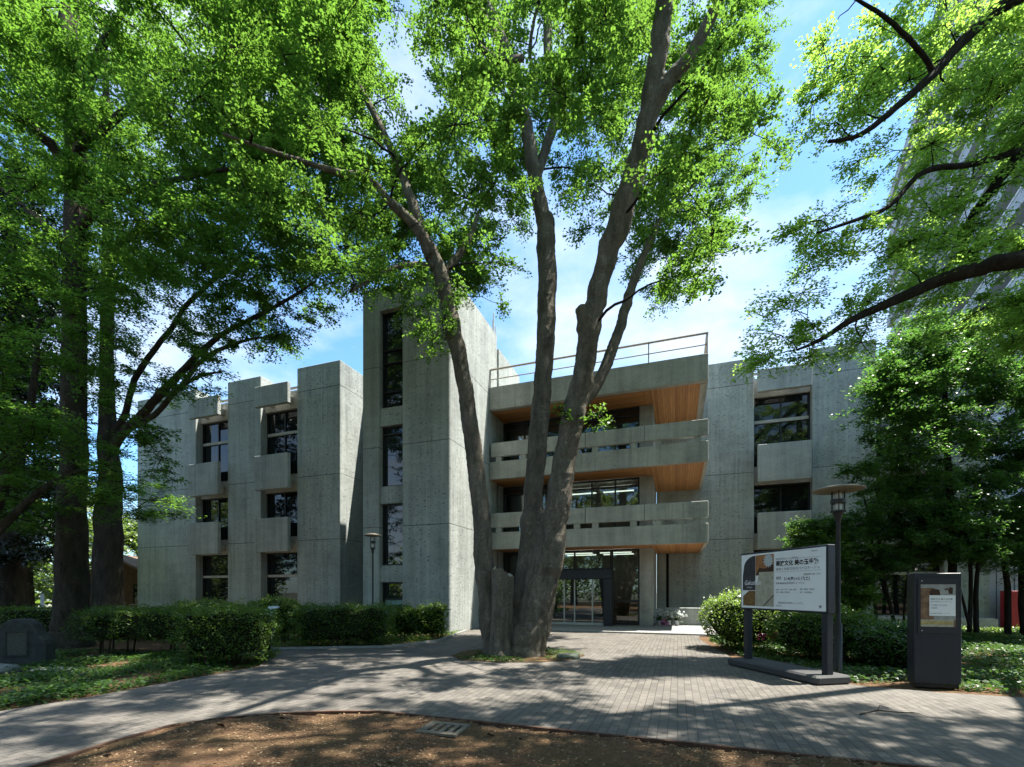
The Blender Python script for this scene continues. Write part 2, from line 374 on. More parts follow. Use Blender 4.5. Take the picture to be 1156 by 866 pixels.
for z0, z1 in ((8.0, 10.68), (4.45, 7.27)):
    window(.01, 7.06, z0, z1, 6.22, (1.18, 2.36, 3.5, 3.62, 4.75, 5.9), (z1 - .38,), tw=.06, gm=GLASS_C)
window(.01, 2.4, .08, 3.8, 6.22, (1.2,), (2.6,), gm=GLASS_C)
window(2.41, 5.72, 2.82, 3.8, 6.22, (3.2, 3.87), (), gm=GLASS_C)
window(5.73, 7.06, .08, 3.8, 6.22, (), (1.24,), tw=.12, gm=GLASS_C)
part('room_wall', plain('room back wall', (.30, .28, .24), .9, .1, .15, 1), [(.01, 7.19, 9.9, 10.1, -.1, 10.69)], b=0)
part('room_floor', plain('lobby floor', (.16, .13, .10), .5, .3, .2, 2), [(.01, 7.19, 6.36, 9.89, -.05, .06)], b=0)
LIT_ = bpy.data.materials.new('ceiling lamp tube'); LIT_.use_nodes = True; q_ = LIT_.node_tree.nodes['Principled BSDF']; q_.inputs['Emission Color'].default_value = (1, .95, .85, 1); q_.inputs['Emission Strength'].default_value = 1.6
for zc in (7.1, 3.7):
    for vv in (7.2, 8.4): part('ceiling_lamp', LIT_, [(3.0, 4.6, vv, vv + .12, zc, zc + .05), (5.0, 6.6, vv, vv + .12, zc, zc + .05)], b=0)
BLIND = plain('cream roller blind', (.40, .38, .33), .9, .1, .08, 3)
part('blind', BLIND, [(3.7, 4.72, 6.42, 6.43, 9.1, 10.6), (.1, 1.14, 6.42, 6.43, 5.6, 7.2)], b=0)
part('reception_desk', plain('desk wood', (.22, .13, .07), .5, .3, .3, 3), [(3.0, 6.3, 8.6, 9.2, .06, 1.1)])
# entrance porch of dark steel
V = empty('entrance_porch', (0, 0, 0), 0, None, None); V.parent = BR
part('porch_frame', STEEL, [(2.3, 5.84, 5.2, 6.2, 2.32, 2.78), (5.47, 5.84, 5.2, 6.2, .07, 2.318), (2.3, 2.62, 5.2, 6.2, .07, 2.318)], V)
dm = MB()
for a, b_ in ((2.63, 3.5), (3.505, 4.02), (4.025, 4.9), (4.905, 5.46)):
    dm.box(a, a + .03, 5.5, 5.56, .08, 2.31); dm.box(b_ - .03, b_, 5.5, 5.56, .08, 2.31)
    dm.box(a + .03, b_ - .03, 5.5, 5.56, .08, .2)
dm.build('door_frame', ALU, V)
for a, b_ in ((2.66, 3.47), (3.535, 3.99), (4.055, 4.87), (4.935, 5.43)):
    part('door', GLASS_D, [(a, b_, 5.52, 5.535, .2, 2.31)], V, 0)
part('entrance_step', CONC_STEP, [(.15, 10.6, 2.4, 6.15, -.2, .07), (7.75, 10.6, 6.152, 10.18, -.2, .07)], b=.015)
part('low_wall', CONC_P, [(8.2, 12.3, 7.1, 7.4, -.2, .92)])
part('wall_slot', DARK, [(8.21, 8.35, 10.188, 10.199, .1, 3.9)], b=0)
# striped annex wall at the far right
part('annex_wall', plain('grey ribbed cladding', (.36, .37, .38), .6, .3, .1, 2), [(22.4 + k * .32, 22.4 + k * .32 + .26, 10.6 + (k % 2) * .04, 11.0, -.3, 6.0) for k in range(30)], b=0)

# ------------------------------------------------------------------ things on the forecourt
def local_tag(o, loc, rz): o.location = loc; o.rotation_euler = (0, 0, rz); return o
def textmesh(body, size, x, z, bold=0.0, shear=0.0, align='LEFT', sx=1.0):
    """flat letters in the x-z plane, returned as (verts, faces)"""
    cu = bpy.data.curves.new('t', 'FONT'); cu.body = body; cu.size = size; cu.offset = bold; cu.shear = shear
    cu.align_x = align; cu.resolution_u = 3
    ob = bpy.data.objects.new('t', cu); C.objects.link(ob)
    dg = bpy.context.evaluated_depsgraph_get(); dg.update()
    me = bpy.data.meshes.new_from_object(ob.evaluated_get(dg))
    vs = [(v.co.x * sx + x, 0.0, v.co.y + z) for v in me.vertices]; fs = [tuple(p.vertices) for p in me.polygons]
    C.objects.unlink(ob); bpy.data.objects.remove(ob); bpy.data.meshes.remove(me); return vs, fs
WHITE = plain('white poster sheet', (.74, .77, .77), .5, .3, .04, 2)
INK = plain('black ink', (.02, .02, .02), .6, .2, .05)
GREYINK = plain('grey ink', (.14, .14, .14), .6, .2, .05)

# sign board: x axis of its frame runs from the far post to the near post
p0 = np.array([5.50, 10.95]); p1 = np.array([5.97, 8.72]); dv = p1 - p0; SL = np.linalg.norm(dv)
SG = empty('sign_board', (p0[0], p0[1], 0), math.atan2(dv[1], dv[0]), 'wide white exhibition sign on two grey posts and a dark base slab', 'sign')
m = MB(); m.box(-.16, SL + .10, -.38, .38, 0, .17, b=.035); m.build('base_slab', plain('base slab paint', (.06, .06, .06), .7, .3, .2, 4), SG)
for x in (.02, SL - .13): MB().box(x, x + .13, -.07, .07, .165, 1.32, b=.008).build('leg', STEEL, SG)
Z0, Z1 = 1.32, 2.62
MB().box(-.06, SL + .03, -.085, .085, Z0, Z1, b=.01).build('frame', STEEL, SG)
fx0, fx1 = -.02, SL - .01
MB().box(fx0, fx1, -.094, -.0855, Z0 + .04, Z1 - .04).build('sign_panel', WHITE, SG)
pw = fx1 - fx0; ph = Z1 - Z0 - .08; zb = Z0 + .04
def sx(t): return fx0 + pw * t
def sz(t): return zb + ph * t
def flat(name, mat, poly, y, par): 
    return MB().add([(x, y, z) for x, z in poly], [tuple(range(len(poly)))]).build(name, mat, par)
SLATE = plain('slate photo print', (.032, .034, .042), .5, .3, .35, 9)
BRN = plain('orange wood print', (.30, .135, .05), .5, .3, .45, 11)
GILT = plain('gilt pattern print', (.17, .095, .03), .5, .3, .75, 22)
CLOTH = plain('pale cloth print', (.36, .35, .27), .5, .3, .3, 9)
SILV = plain('silver blossom print', (.42, .47, .48), .5, .3, .45, 30)
DKB = plain('dark brown print', (.05, .025, .015), .5, .3, .4, 8)
pp = SG
arch = [(sx(.02), sz(.33)), (sx(.20), sz(.33)), (sx(.20), sz(.97))] + [(sx(.20 - .165 * math.sin(a)), sz(.74 + .23 * math.cos(a))) for a in np.linspace(.25, math.pi / 2, 8)] + [(sx(.02), sz(.6))]
flat('poster_print', SLATE, arch, -.0955, pp)
flat('poster_print', GILT, [(sx(.025), sz(.04)), (sx(.2), sz(.04)), (sx(.2), sz(.32)), (sx(.11), sz(.32)), (sx(.025), sz(.22))], -.0955, pp)
flat('poster_print', BRN, [(sx(.203), sz(.62)), (sx(.44), sz(.62)), (sx(.44), sz(.97)), (sx(.203), sz(.97))], -.0955, pp)
flat('poster_print', DKB, [(sx(.203), sz(.60)), (sx(.44), sz(.60)), (sx(.44), sz(.80)), (sx(.33), sz(.72)), (sx(.25), sz(.74))], -.0965, pp)
flat('poster_print', CLOTH, [(sx(.203), sz(.04)), (sx(.44), sz(.04)), (sx(.44), sz(.66)), (sx(.25), sz(.66)), (sx(.235), sz(.5)), (sx(.203), sz(.42))], -.0975, pp)
st = [(sx(.375 + (.075 if k % 2 else .05) * math.cos(k * math.pi / 14) * (1 if math.cos(k * math.pi / 14) < 0 else .85)), sz(.86 + (.13 if k % 2 else .095) * math.sin(k * math.pi / 14))) for k in range(28)]
flat('poster_print', SILV, st, -.0985, pp)
flat('poster_print', DKB, [(sx(.30), sz(.04)), (sx(.315), sz(.04)), (sx(.44), sz(.235)), (sx(.44), sz(.26))], -.0995, pp)
t = MB(); K = pw
def put(body, size, tx, tz, bold=0., shear=0., s=1.0):
    v, f = textmesh(body, size, sx(tx), sz(tz), bold, shear, 'LEFT', s); MB().add([(a, -.0965, c) for a, _, c in v], f).build('lettering', INK, SG)
put('華族文化 美の玉手箱', .118, .465, .755, .004, 0, .98)
put('芸術と伝統文化のパトロネージュ', .060, .465, .675, 0, 0, 1.22)
put('2025', .075, .465, .52, .001); put('3.14(金)→5.17(土)', .085, .56, .50, .0015)
put('開館時間 10:00–17:00', .042, .78, .575)
put('会場 霞会館記念学習院ミュージアム', .046, .465, .435)
put('休館日：日曜・祝日　入館料：無料', .034, .465, .33); put('主催：学習院大学史料館', .034, .465, .285)
put('後援：豊島区・霞会館', .034, .74, .335); put('協力：公益財団法人', .034, .74, .285)
put('霞会館記念学習院ミュージアム', .046, .49, .10, 0, .2); put('学習院大学', .032, .465, .05); put('学', .06, .935, .05, .002)
put('開館記念展', .028, .86, .945); put('霞会館記念学習院ミュージアム 開館記念展', .03, .465, .865)
for q in (.855, .645): MB().box(sx(.465), sx(.96), -.0965, -.0955, sz(q), sz(q) + .004).build('rule_line', GREYINK, SG)
v, f = textmesh('Gakushuin', .155, sx(.045), sz(.43), .001, .35, 'LEFT', .8)
t = MB().add([(a, -.1005, c) for a, _, c in v], f); v, f = textmesh('MUSEUM', .045, sx(.08), sz(.37), 0, .0); t.add([(a, -.1005, c) for a, _, c in v], f)
t.build('script_lettering', WHITE, SG)

# poster kiosk
KX, KY = 7.33, 8.47
KS = empty('poster_kiosk', (KX, KY, 0), -R(17), 'tall dark grey poster kiosk with a lit framed poster standing by the path', 'kiosk')
KS.scale = (.87, 1, 1); KS['label'] = 'tall dark blue-grey notice pillar with a small poster behind its window'
m = MB(); m.box(0, .80, 0, .27, .06, 2.07, b=.012); m.build('body', STEEL, KS)
MB().box(.03, .77, .03, .24, 0, .07).build('foot', FRAME, KS)
m = MB()
m.box(.05, .75, -.014, -.001, .99, 1.10); m.box(.05, .75, -.014, -.001, 1.87, 1.97); m.box(.05, .10, -.014, -.001, 1.102, 1.868); m.box(.70, .75, -.014, -.001, 1.102, 1.868)
m.build('poster_frame', plain('kiosk door steel', (.013, .017, .026), .4, .5, .1), KS)
for z in (1.03, 1.93): MB().tube([(.12, -.02, z), (.12, -.012, z)], .011, 10).build('lock', ALU, KS)
MB().box(.102, .698, -.008, -.0015, 1.102, 1.868).build('poster', plain('poster brown print', (.17, .10, .06), .5, .3, .6, 9), KS)
flat('poster_print', CLOTH, [(.103, 1.103), (.66, 1.103), (.66, 1.23), (.103, 1.23)], -.0092, KS)
flat('poster_print', plain('straw print', (.36, .29, .12), .5, .3, .4, 12), [(.103, 1.14), (.64, 1.14), (.64, 1.205), (.103, 1.205)], -.0102, KS)
flat('poster_print', plain('greyish print', (.28, .29, .27), .5, .3, .25, 6), [(.33, 1.23), (.695, 1.23), (.695, 1.866), (.103, 1.866), (.103, 1.80), (.33, 1.80)], -.0092, KS)
flat('poster_print', DKB, [(.26, 1.67), (.44, 1.67), (.42, 1.77), (.30, 1.79), (.26, 1.74)], -.0102, KS)
flat('poster_print', DKB, [(.50, 1.78), (.56, 1.80), (.58, 1.70), (.64, 1.69), (.65, 1.80), (.60, 1.82), (.56, 1.77), (.51, 1.76)], -.0102, KS)
flat('poster_print', WHITE, [(.25, 1.30), (.69, 1.30), (.69, 1.67), (.25, 1.67)], -.0112, KS)
t = MB()
for body, s, x, z in (('華族文化 美の玉手箱', .040, .27, 1.585), ('芸術と伝統文化のパトロネージュ', .024, .27, 1.545), ('3.14(金)→5.17(土)', .036, .27, 1.48), ('入館無料', .03, .27, 1.43), ('霞会館記念学習院ミュージアム', .024, .27, 1.335)):
    v, f = textmesh(body, s, x, z); t.add([(a, -.0122, c) for a, _, c in v], f)
t.build('lettering', INK, KS)

# lamps with a disc hood
LAMPG = plain('frosted lamp glass', (.55, .55, .5), .35, .5, .08)
def lamp(loc, label, s=1.0):
    o = empty('street_lamp', loc, 0, label, 'street lamp', 'disc-hooded lamps beside the forecourt')
    m = MB(); m.lathe([(.11, 0), (.11, .03), (.078, .035), (.075, 1.05), (.045, 1.1), (.042, 3.22), (.06, 3.26), (.075, 3.36), (.10, 3.40), (.10, 3.44)], seg=20); m.build('pole', LAMPM, o, True)
    MB().lathe([(.055, 3.44), (.06, 3.5), (.06, 3.80), (.05, 3.83)], seg=20).build('lamp_glass', LAMPG, o, True)
    m = MB()
    for k in range(6):
        a = k * math.pi / 3; m.tube([(.125 * math.cos(a), .125 * math.sin(a), 3.43), (.125 * math.cos(a), .125 * math.sin(a), 3.87)], .010, 6)
    m.lathe([(.135, 3.60), (.14, 3.605), (.14, 3.685), (.135, 3.69)], seg=24); m.lathe([(.14, 3.42), (.145, 3.425), (.145, 3.445), (.14, 3.45)], seg=24)
    m.build('lamp_cage', LAMPM, o)
    MB().lathe([(.13, 3.86), (.46, 3.875), (.48, 3.89), (.40, 3.93), (.18, 3.97), (.03, 3.985)], seg=36).build('hood', plain('hood paint', (.20, .17, .13), .5, .4, .2), o, True)
    return o
lamp((6.93, 9.88, 0), 'nearer disc-hooded street lamp rising behind the white sign board')
lamp((-4.88, 16.3, -.05), 'thin disc-hooded street lamp in front of the stair tower windows').scale = (.64, .64, .96)

# little information post by the hedge
IP = empty('information_post', (-7.55, 14.55, 0), ROT, 'short grey information post with a slanted reading panel by the hedge', 'signpost')
MB().box(-.13, .13, -.05, .05, 0, 1.02, b=.01).build('post', plain('grey post paint', (.10, .10, .09), .7, .3), IP)
m = MB(); m.add([(-.2, -.2, .98), (.2, -.2, .98), (.2, .16, 1.24), (-.2, .16, 1.24), (-.2, -.22, 1.0), (.2, -.22, 1.0), (.2, .14, 1.27), (-.2, .14, 1.27)],
               [(3, 2, 1, 0), (4, 5, 6, 7), (0, 1, 5, 4), (2, 3, 7, 6), (1, 2, 6, 5), (3, 0, 4, 7)]); m.build('reading_panel', plain('pale panel face', (.42, .46, .46), .3, .5, .05), IP)

# stone monument with plaque
ST = empty('stone_monument', (-11.42, 10.85, 0), -R(-14), 'dark grey carved stone monument with a recessed plaque under the left trees', 'monument')
ST.scale = (.88, .9, .98)
STN = plain('weathered dark stone', (.042, .046, .044), .85, .2, .35, 5, 0, .4)
half = [(.62, 0), (.62, .5), (.58, .62), (.46, .72), (.40, .84), (.34, .98), (.22, 1.08), (.1, 1.12)]
prof = half + [(-x, z) for x, z in reversed(half)]
n_ = len(prof); m = MB()
m.add([(x, -.17, z) for x, z in prof] + [(x, .17, z) for x, z in prof] + [(x * .94, -.20, z * .985) for x, z in prof],
      [tuple(range(2 * n_, 3 * n_)), tuple(range(2 * n_ - 1, n_ - 1, -1))] + [(i, (i + 1) % n_, n_ + (i + 1) % n_, n_ + i)[::-1] for i in range(n_)] + [(2 * n_ + i, 2 * n_ + (i + 1) % n_, (i + 1) % n_, i)[::-1] for i in range(n_)])
m.build('slab', STN, ST)
m = MB(); m.box(-.25, .25, -.225, -.201, .25, .29); m.box(-.25, .25, -.225, -.201, .81, .85); m.box(-.25, -.21, -.225, -.201, .292, .808); m.box(.21, .25, -.225, -.201, .292, .808); m.build('plaque_frame', STN, ST)
MB().box(-.208, .208, -.206, -.2012, .292, .808).build('plaque', plain('bronze plaque', (.045, .05, .045), .5, .4, .3, 14), ST)
rock = plain('pale flat stone', (.15, .16, .145), .9, .15, .35, 3, 0, .5)
def stone(loc, sxyz, label, mat=rock, seed=0, name='flat_stone', cat='stone'):
    import bmesh
    bm = bmesh.new(); bmesh.ops.create_icosphere(bm, subdivisions=3, radius=1)
    r = np.random.default_rng(seed); ph = r.uniform(0, 6, 6)
    for v in bm.verts:
        q = v.co; k = 1 + .10 * math.sin(3 * q.x + ph[0]) + .09 * math.sin(4 * q.y + ph[1]) + .06 * math.sin(7 * q.x + 5 * q.y + ph[2])
        v.co = Vector((max(-.85, min(.85, q.x * k)) * sxyz[0], max(-.85, min(.85, q.y * k)) * sxyz[1], max(-.6, min(.62, q.z * k)) * sxyz[2]))
    me = bpy.data.meshes.new(name); bm.to_mesh(me); bm.free(); me.materials.append(mat)
    for p in me.polygons: p.use_smooth = True
    o = link(name, me); o.location = loc; return tag(o, label, cat)
stone((-11.6, 10.0, .02), (1.0, .45, .2), 'long pale flat stone lying in front of the stone monument', seed=1)
stone((-9.9, 10.05, .0), (.6, .3, .12), 'small low flat stone beside the long stone near the monument', seed=2)
stone((1.45, 12.0, .03), (.34, .26, .16), 'mossy green block of stone at the foot of the big tree', plain('mossy stone', (.085, .098, .078), .9, .1, .35, 7, 0, .4), 3, 'mossy_stone')

# drain grate
DG = empty('drain_grate', (-.86, 5.83, .006), ROT + R(3), 'square pale concrete drain grate set in the brown soil', 'drain')
m = MB(); W_, D_ = .27, .24
xs = [-W_, -.19, -.15, -.085, -.045, .02, .06, .125, .165, W_]
m.box(-W_, W_, -D_, -.15, 0, .03); m.box(-W_, W_, .15, D_, 0, .03)
for a, b_ in ((-W_, -.17), (-.115, -.06), (-.005, .05), (.105, .16), (.215, W_)): m.box(a, b_, -.149, .149, 0, .029)
m.build('grate', plain('grate concrete', (.15, .13, .10), .9, .1, .25, 6), DG)
MB().box(-W_ + .01, W_ - .01, -D_ + .01, D_ - .01, -.02, .004).build('pit', DARK, DG)

# white orchid pots by the entrance
PETAL = leafmat('white petals', (.55, .62, .6), (.75, .8, .78), (.5, .55, .5), .3, .1); LEAFD = leafmat('orchid leaves', (.03, .06, .02), (.05, .10, .035), (.08, .15, .03), .3)
POT = plain('white glazed pot', (.6, .62, .62), .3, .5, .06)
def blobs(cs, size, n, r, mat, name, parent, nb=None):
    pos = np.repeat(np.array(cs), n, 0) + r.normal(0, size * .45, (len(cs) * n, 3)); return quads(name, leaf_quads(pos, r, size, size * .9, .2), mat, parent)
def leaf_quads(pos, r, Ln, Wd, up=.8, dirs=None):
    n = len(pos)
    nrm = r.normal(0, 1, (n, 3)); nrm[:, 2] = np.abs(nrm[:, 2]) + up * 2.2; nrm /= np.linalg.norm(nrm, axis=1)[:, None]
    d = r.normal(0, 1, (n, 3)) if dirs is None else dirs + r.normal(0, .55, (n, 3))
    d -= nrm * (d * nrm).sum(1)[:, None]; d /= np.linalg.norm(d, axis=1)[:, None] + 1e-9
    s = np.cross(nrm, d); k = r.uniform(.65, 1.3, n)[:, None]
    Lv = d * Ln * k; Wv = s * Wd * .5 * k; mid = pos + Lv * .42 ; fold = nrm * (Wd * .16) * k
    return np.stack([pos - fold * 0, mid + Wv + fold, pos + Lv - fold * .6, mid - Wv + fold], 1)
r_ = np.random.default_rng(5)
for k, (u, v, lean, label, hgt) in enumerate(((8.0, 6.55, -.30, 'white orchid in a white pot, nearest to the concrete column', .95), (8.42, 6.62, -.2, 'white orchid in a white pot, middle of the three', .8), (8.78, 6.65, -.22, 'white orchid in a white pot, farthest from the concrete column', .85))):
    o = empty('potted_orchid', bw(u, v, .07), ROT, label, 'potted plant', 'gift orchids by the entrance')
    MB().lathe([(.07, 0), (.085, .01), (.115, .24), (.12, .25), (.10, .25), (.09, .2)], seg=18).build('pot', POT, o, True)
    st_ = [(-.02 + lean * -.0, 0, .2)]
    cs = []
    for q in range(3):
        a = q * .12 - .12; pts = [(a * .4, 0, .22), (lean * .3 + a * .5, a, .22 + hgt * .6), (lean * 1.0 + a, a, .22 + hgt * .72), (lean * .3 + a + .32, a - .05, .22 + hgt * .30)]
        P = np.array([np.array(pts[0]) * (1 - t_) ** 3 + 3 * np.array(pts[1]) * t_ * (1 - t_) ** 2 + 3 * np.array(pts[2]) * t_ ** 2 * (1 - t_) + np.array(pts[3]) * t_ ** 3 for t_ in np.linspace(0, 1, 14)])
        cs += list(P[5:]); MB().tube(P, .006, 5).build('stem', LEAFD, o)
    blobs(cs, .085, 7, r_, PETAL, 'blossom', o); blobs([(0, 0, .3), (.08, .02, .28), (-.08, -.02, .28)], .16, 10, r_, LEAFD, 'leaves', o)
o = tag(blobs([(0, 0, 0)], .13, 40, r_, leafmat('pink petals', (.35, .1, .25), (.5, .2, .4), (.4, .15, .3), .3), 'pink_bouquet', None), 'small pink bouquet lying between the white orchid pots', 'bouquet'); o.location = bw(8.22, 6.4, .2)

# white pole, red cabinet far right
wp = MB(); wp.lathe([(.11, 0), (.11, .55), (.07, .58), (.06, 1.6), (.03, 1.62)], seg=14); o = tag(wp.build('white_pole', plain('white pole paint', (.6, .62, .62), .5, .4, .1), None, True), 'thin white pole standing between the dark trunks at far left', 'pole'); o.location = (-20.2, 20.0, 0)
rc = empty('red_cabinet', bw(22.55, 9.6, 0), ROT, 'bright red metal cabinet behind the saplings at far right', 'cabinet')
RED = plain('red paint', (.42, .015, .02), .4, .5, .15)
MB().box(0, 1.05, 0, .5, .1, 1.75, b=.015).build('body', RED, rc); m = MB(); m.box(.03, .51, -.02, -.002, .2, 1.7); m.box(.54, 1.02, -.02, -.002, .2, 1.7); m.build('door', RED, rc); MB().box(.47, .49, -.05, -.021, .8, 1.1).build('handle', ALU, rc)
part('foot', FRAME, [(.05, 1.0, .05, .45, 0, .1)], rc, 0)

# small wooden house beyond the left corner
HS = empty('wooden_house', (-26.6, 31, 0), R(12), 'small brown wooden house with a gabled roof behind the left corner', 'house')
WB = boards('house boards', 0, .18)
plk = plain('brown house boards', (.12, .065, .038), .8, .2, .35, 4)
MB().box(-2.6, 2.6, 0, 6, 0, 2.6).build('wall', plk, HS)
MB().add([(-2.6, -.02, 2.6), (2.6, -.02, 2.6), (0, -.02, 4.0), (-2.6, 6, 2.6), (2.6, 6, 2.6), (0, 6, 4.0)], [(0, 1, 2), (5, 4, 3)]).build('gable', plk, HS)
m = MB()
for s in (-1, 1):
    m.add([(s * 3.1, -.5, 2.33), (s * 3.1, 6.4, 2.33), (0, 6.4, 4.06), (0, -.5, 4.06), (s * 3.1, -.5, 2.48), (s * 3.1, 6.4, 2.48), (0, 6.4, 4.22), (0, -.5, 4.22)], [(0, 1, 2, 3), (7, 6, 5, 4), (0, 3, 7, 4), (1, 5, 6, 2), (0, 4, 5, 1), (3, 2, 6, 7)])
m.build('roof', plain('weathered roof', (.16, .11, .09), .8, .2, .3, 3), HS)
m = MB()
for k in range(5): m.box(.9 + k * .05, 2.4, -.9 + k * .15, -.75 + k * .15 + .02, k * .2, k * .2 + .06)
m.build('steps', plain('pale timber', (.36, .30, .24), .8, .2, .25), HS)
MB().box(1.2, 2.1, -.04, -.005, .9, 2.2).build('window', GLASS, HS)

# tall apartment tower at far right
d_ = np.array([.477, .879]); far = np.array([56.7, 70.0]); ang = math.atan2(-d_[1], -d_[0])
TW = empty('apartment_tower', (far[0], far[1], 0), ang, 'tall white and grey apartment tower with rows of balconies beyond the trees', 'building')
TWALL = plain('tower grey wall', (.33, .35, .40), .7, .3, .1, .4); TWG = plain('tower parapet grey', (.33, .35, .40), .6, .3, .06, .5); TWH = plain('tower white band', (.52, .54, .58), .6, .3, .06, .5)
# x runs from the far end toward the viewer; facade faces +y? (left side of travel reversed) -> use negative-y depth
MB().box(0, 47, 1.2, 13, 0, 62).build('wall', TWALL, TW)
MB().box(17.6, 26.3, -.35, 1.19, 0, 64).build('stair_shaft', plain('shaft grey', (.16, .165, .185), .75, .3, .1, .3), TW)
for k in range(20):
    z = 2.9 + k * 2.95
    MB().box(.2, 17.5, -.25, 1.18, z, z + 1.15).build('balcony', TWG, TW); MB().box(26.4, 47, -.25, 1.18, z, z + 1.15).build('balcony', TWG, TW); MB().box(.2, 17.5, -.3, .9, z + 1.152, z + 1.32).build('balcony_rail', TWH, TW); MB().box(26.4, 47, -.3, .9, z + 1.152, z + 1.32).build('balcony_rail', TWH, TW)
    MB().box(.4, 17, 1.12, 1.19, z + 1.4, z + 2.65).build('window', GLASS, TW); MB().box(26.6, 46.6, 1.12, 1.19, z + 1.4, z + 2.65).build('window', GLASS, TW)
#SPLIT

# ------------------------------------------------------------------ ground
def soil():
    m, n, o = newmat('brown mulch soil'); c = coord(n)
    a = noise(n, c, 1.2, 6); b = noise(n, c, 28, 8, .75); d = noise(n, c, 7, 5, .65)
    col = mixc(n, ramp(n, b, [(.3, 0.), (.72, 1.)]), (.055, .032, .018), (.31, .19, .105))
    col = mixc(n, ramp(n, d, [(.35, 0.), (.7, .55)]), col, (.075, .045, .028))
    col = mixc(n, ramp(n, a, [(.45, 0.), (.7, .5)]), col, (.085, .075, .035))
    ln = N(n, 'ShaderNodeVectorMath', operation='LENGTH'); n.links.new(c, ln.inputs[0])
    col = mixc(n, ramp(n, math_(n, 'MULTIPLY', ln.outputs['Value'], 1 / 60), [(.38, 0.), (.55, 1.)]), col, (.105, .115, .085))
    bsdf(n, o, col, .95, .1, math_(n, 'ADD', b, math_(n, 'MULTIPLY', d, .8)), 1.0, .05); return m
def paving():
    m, n, o = newmat('grey clinker pavers'); c = coord(n)
    mp = N(n, 'ShaderNodeMapping'); mp.inputs['Rotation'].default_value = (0, 0, -ROT + R(90)); n.links.new(c, mp.inputs[0])
    br = N(n, 'ShaderNodeTexBrick'); br.offset = .5; br.squash = 1; n.links.new(mp.outputs[0], br.inputs['Vector'])
    br.inputs['Scale'].default_value = 1.0; br.inputs['Brick Width'].default_value = .235; br.inputs['Row Height'].default_value = .118
    br.inputs['Mortar Size'].default_value = .0055; br.inputs['Mortar Smooth'].default_value = .3; br.inputs['Bias'].default_value = -.1
    br.inputs['Color1'].default_value = (.100, .091, .079, 1); br.inputs['Color2'].default_value = (.172, .155, .132, 1); br.inputs['Mortar'].default_value = (.04, .036, .03, 1)
    f = noise(n, c, 14, 6, .7); g = noise(n, c, .7, 5); st = noise(n, c, 2.5, 6)
    col = mixc(n, ramp(n, f, [(.3, .55), (.7, 0.)]), br.outputs['Color'], (.075, .07, .062))
    col = mixc(n, ramp(n, g, [(.42, 0.), (.7, .45)]), col, (.17, .157, .138)); col = mixc(n, ramp(n, st, [(.6, 0.), (.7, .35)]), col, (.06, .06, .045))
    h = math_(n, 'SUBTRACT', math_(n, 'MULTIPLY', f, .35), br.outputs['Fac']); bsdf(n, o, col, .8, .25, h, .7, .012); return m
SOIL = soil(); PAVE = paving()
m = MB(); S_ = 400; m.add([(-S_, -S_, -.03), (S_, -S_, -.03), (S_, S_, -.03), (-S_, S_, -.03)], [(0, 1, 2, 3)])
tag(m.build('ground', SOIL), 'brown soil strewn with mulch around the paving', None, None, 'structure')
edge = [(-5.3, .5), (-4.78, 4.5), (-4.64, 5.3), (-4.42, 6.0), (-3.95, 6.38), (-3.25, 6.62), (-2.6, 6.72), (-1.9, 6.72), (-.45, 6.2), (3.32, 4.86), (12, 1.77), (18, -.36)]
lawn_edge = [(-9.6, .5), (-8.3, 5.2), (-7.44, 6.76), (-6.95, 7.7), (-6.6, 8.8), (-6.12, 10.1), (-5.84, 10.7)]
right_edge = [(20, 3.5), (14, 5.65), (8.45, 7.6), (7.3, 8.05), (6.4, 8.6), (5.75, 11.3), (5.7, 11.9), (6.75, 16.7), (7.2, 17.9)]
pave = edge + right_edge + [bw(10.6, 3)[:2], bw(.1, 3)[:2], bw(.25, 1.3)[:2], (-2.5, 16.2), (-3.15, 15.1), (-3.98, 14.3), (-7.26, 13.8), (-9.3, 14.2), (-9.2, 13.3), (-6.7, 12.4), (-6.1, 11.5)] + lawn_edge[::-1]
m = MB(); m.prism(pave[::-1] if False else pave, -.10, 0)
tag(m.build('paving', PAVE), 'grey clinker brick paving of the forecourt', None, None, 'structure')
EDG = plain('brown brick edging', (.085, .05, .035), .9, .15, .4, 9, 0, .3)
def strip(line, wd, z0, z1):
    P = np.array(line); T = np.gradient(P, axis=0); T /= np.linalg.norm(T, axis=1)[:, None]; Nn = np.stack([T[:, 1], -T[:, 0]], 1)
    m = MB(); n = len(P); A = P + Nn * wd
    vs = [(x, y, z0) for x, y in P] + [(x, y, z1) for x, y in P] + [(x, y, z1) for x, y in A] + [(x, y, z0) for x, y in A]
    fs = []
    for i in range(n - 1):
        for k in range(4):
            q = (k + 1) % 4; fs.append((k * n + i, k * n + i + 1, q * n + i + 1, q * n + i))
    m.add(vs, fs); return m
def smooth_line(L_, k=6):
    P = np.array(L_, float); Q = [P[0]]
    for i in range(len(P) - 1):
        a, b, c_, d = P[max(i - 1, 0)], P[i], P[i + 1], P[min(i + 2, len(P) - 1)]
        for t in np.linspace(0, 1, k + 1)[1:]:
            Q.append(.5 * (2 * b + (c_ - a) * t + (2 * a - 5 * b + 4 * c_ - d) * t * t + (-a + 3 * b - 3 * c_ + d) * t ** 3))
    return np.array(Q)
tag(strip(edge, .05, -.05, .025).build('kerb', EDG), 'thin brown brick edging between soil and paving', None, None, 'structure')
KC = plain('grey kerb stone', (.24, .24, .22), .85, .2, .25, 6)
tag(strip([(-7.26, 13.8), (-3.98, 14.3), (-3.15, 15.1), (-2.5, 16.2), bw(.2, 1.3)[:2]], -.10, -.05, .06).build('kerb', KC), 'pale kerb along the planting in front of the tower', None, None, 'structure')

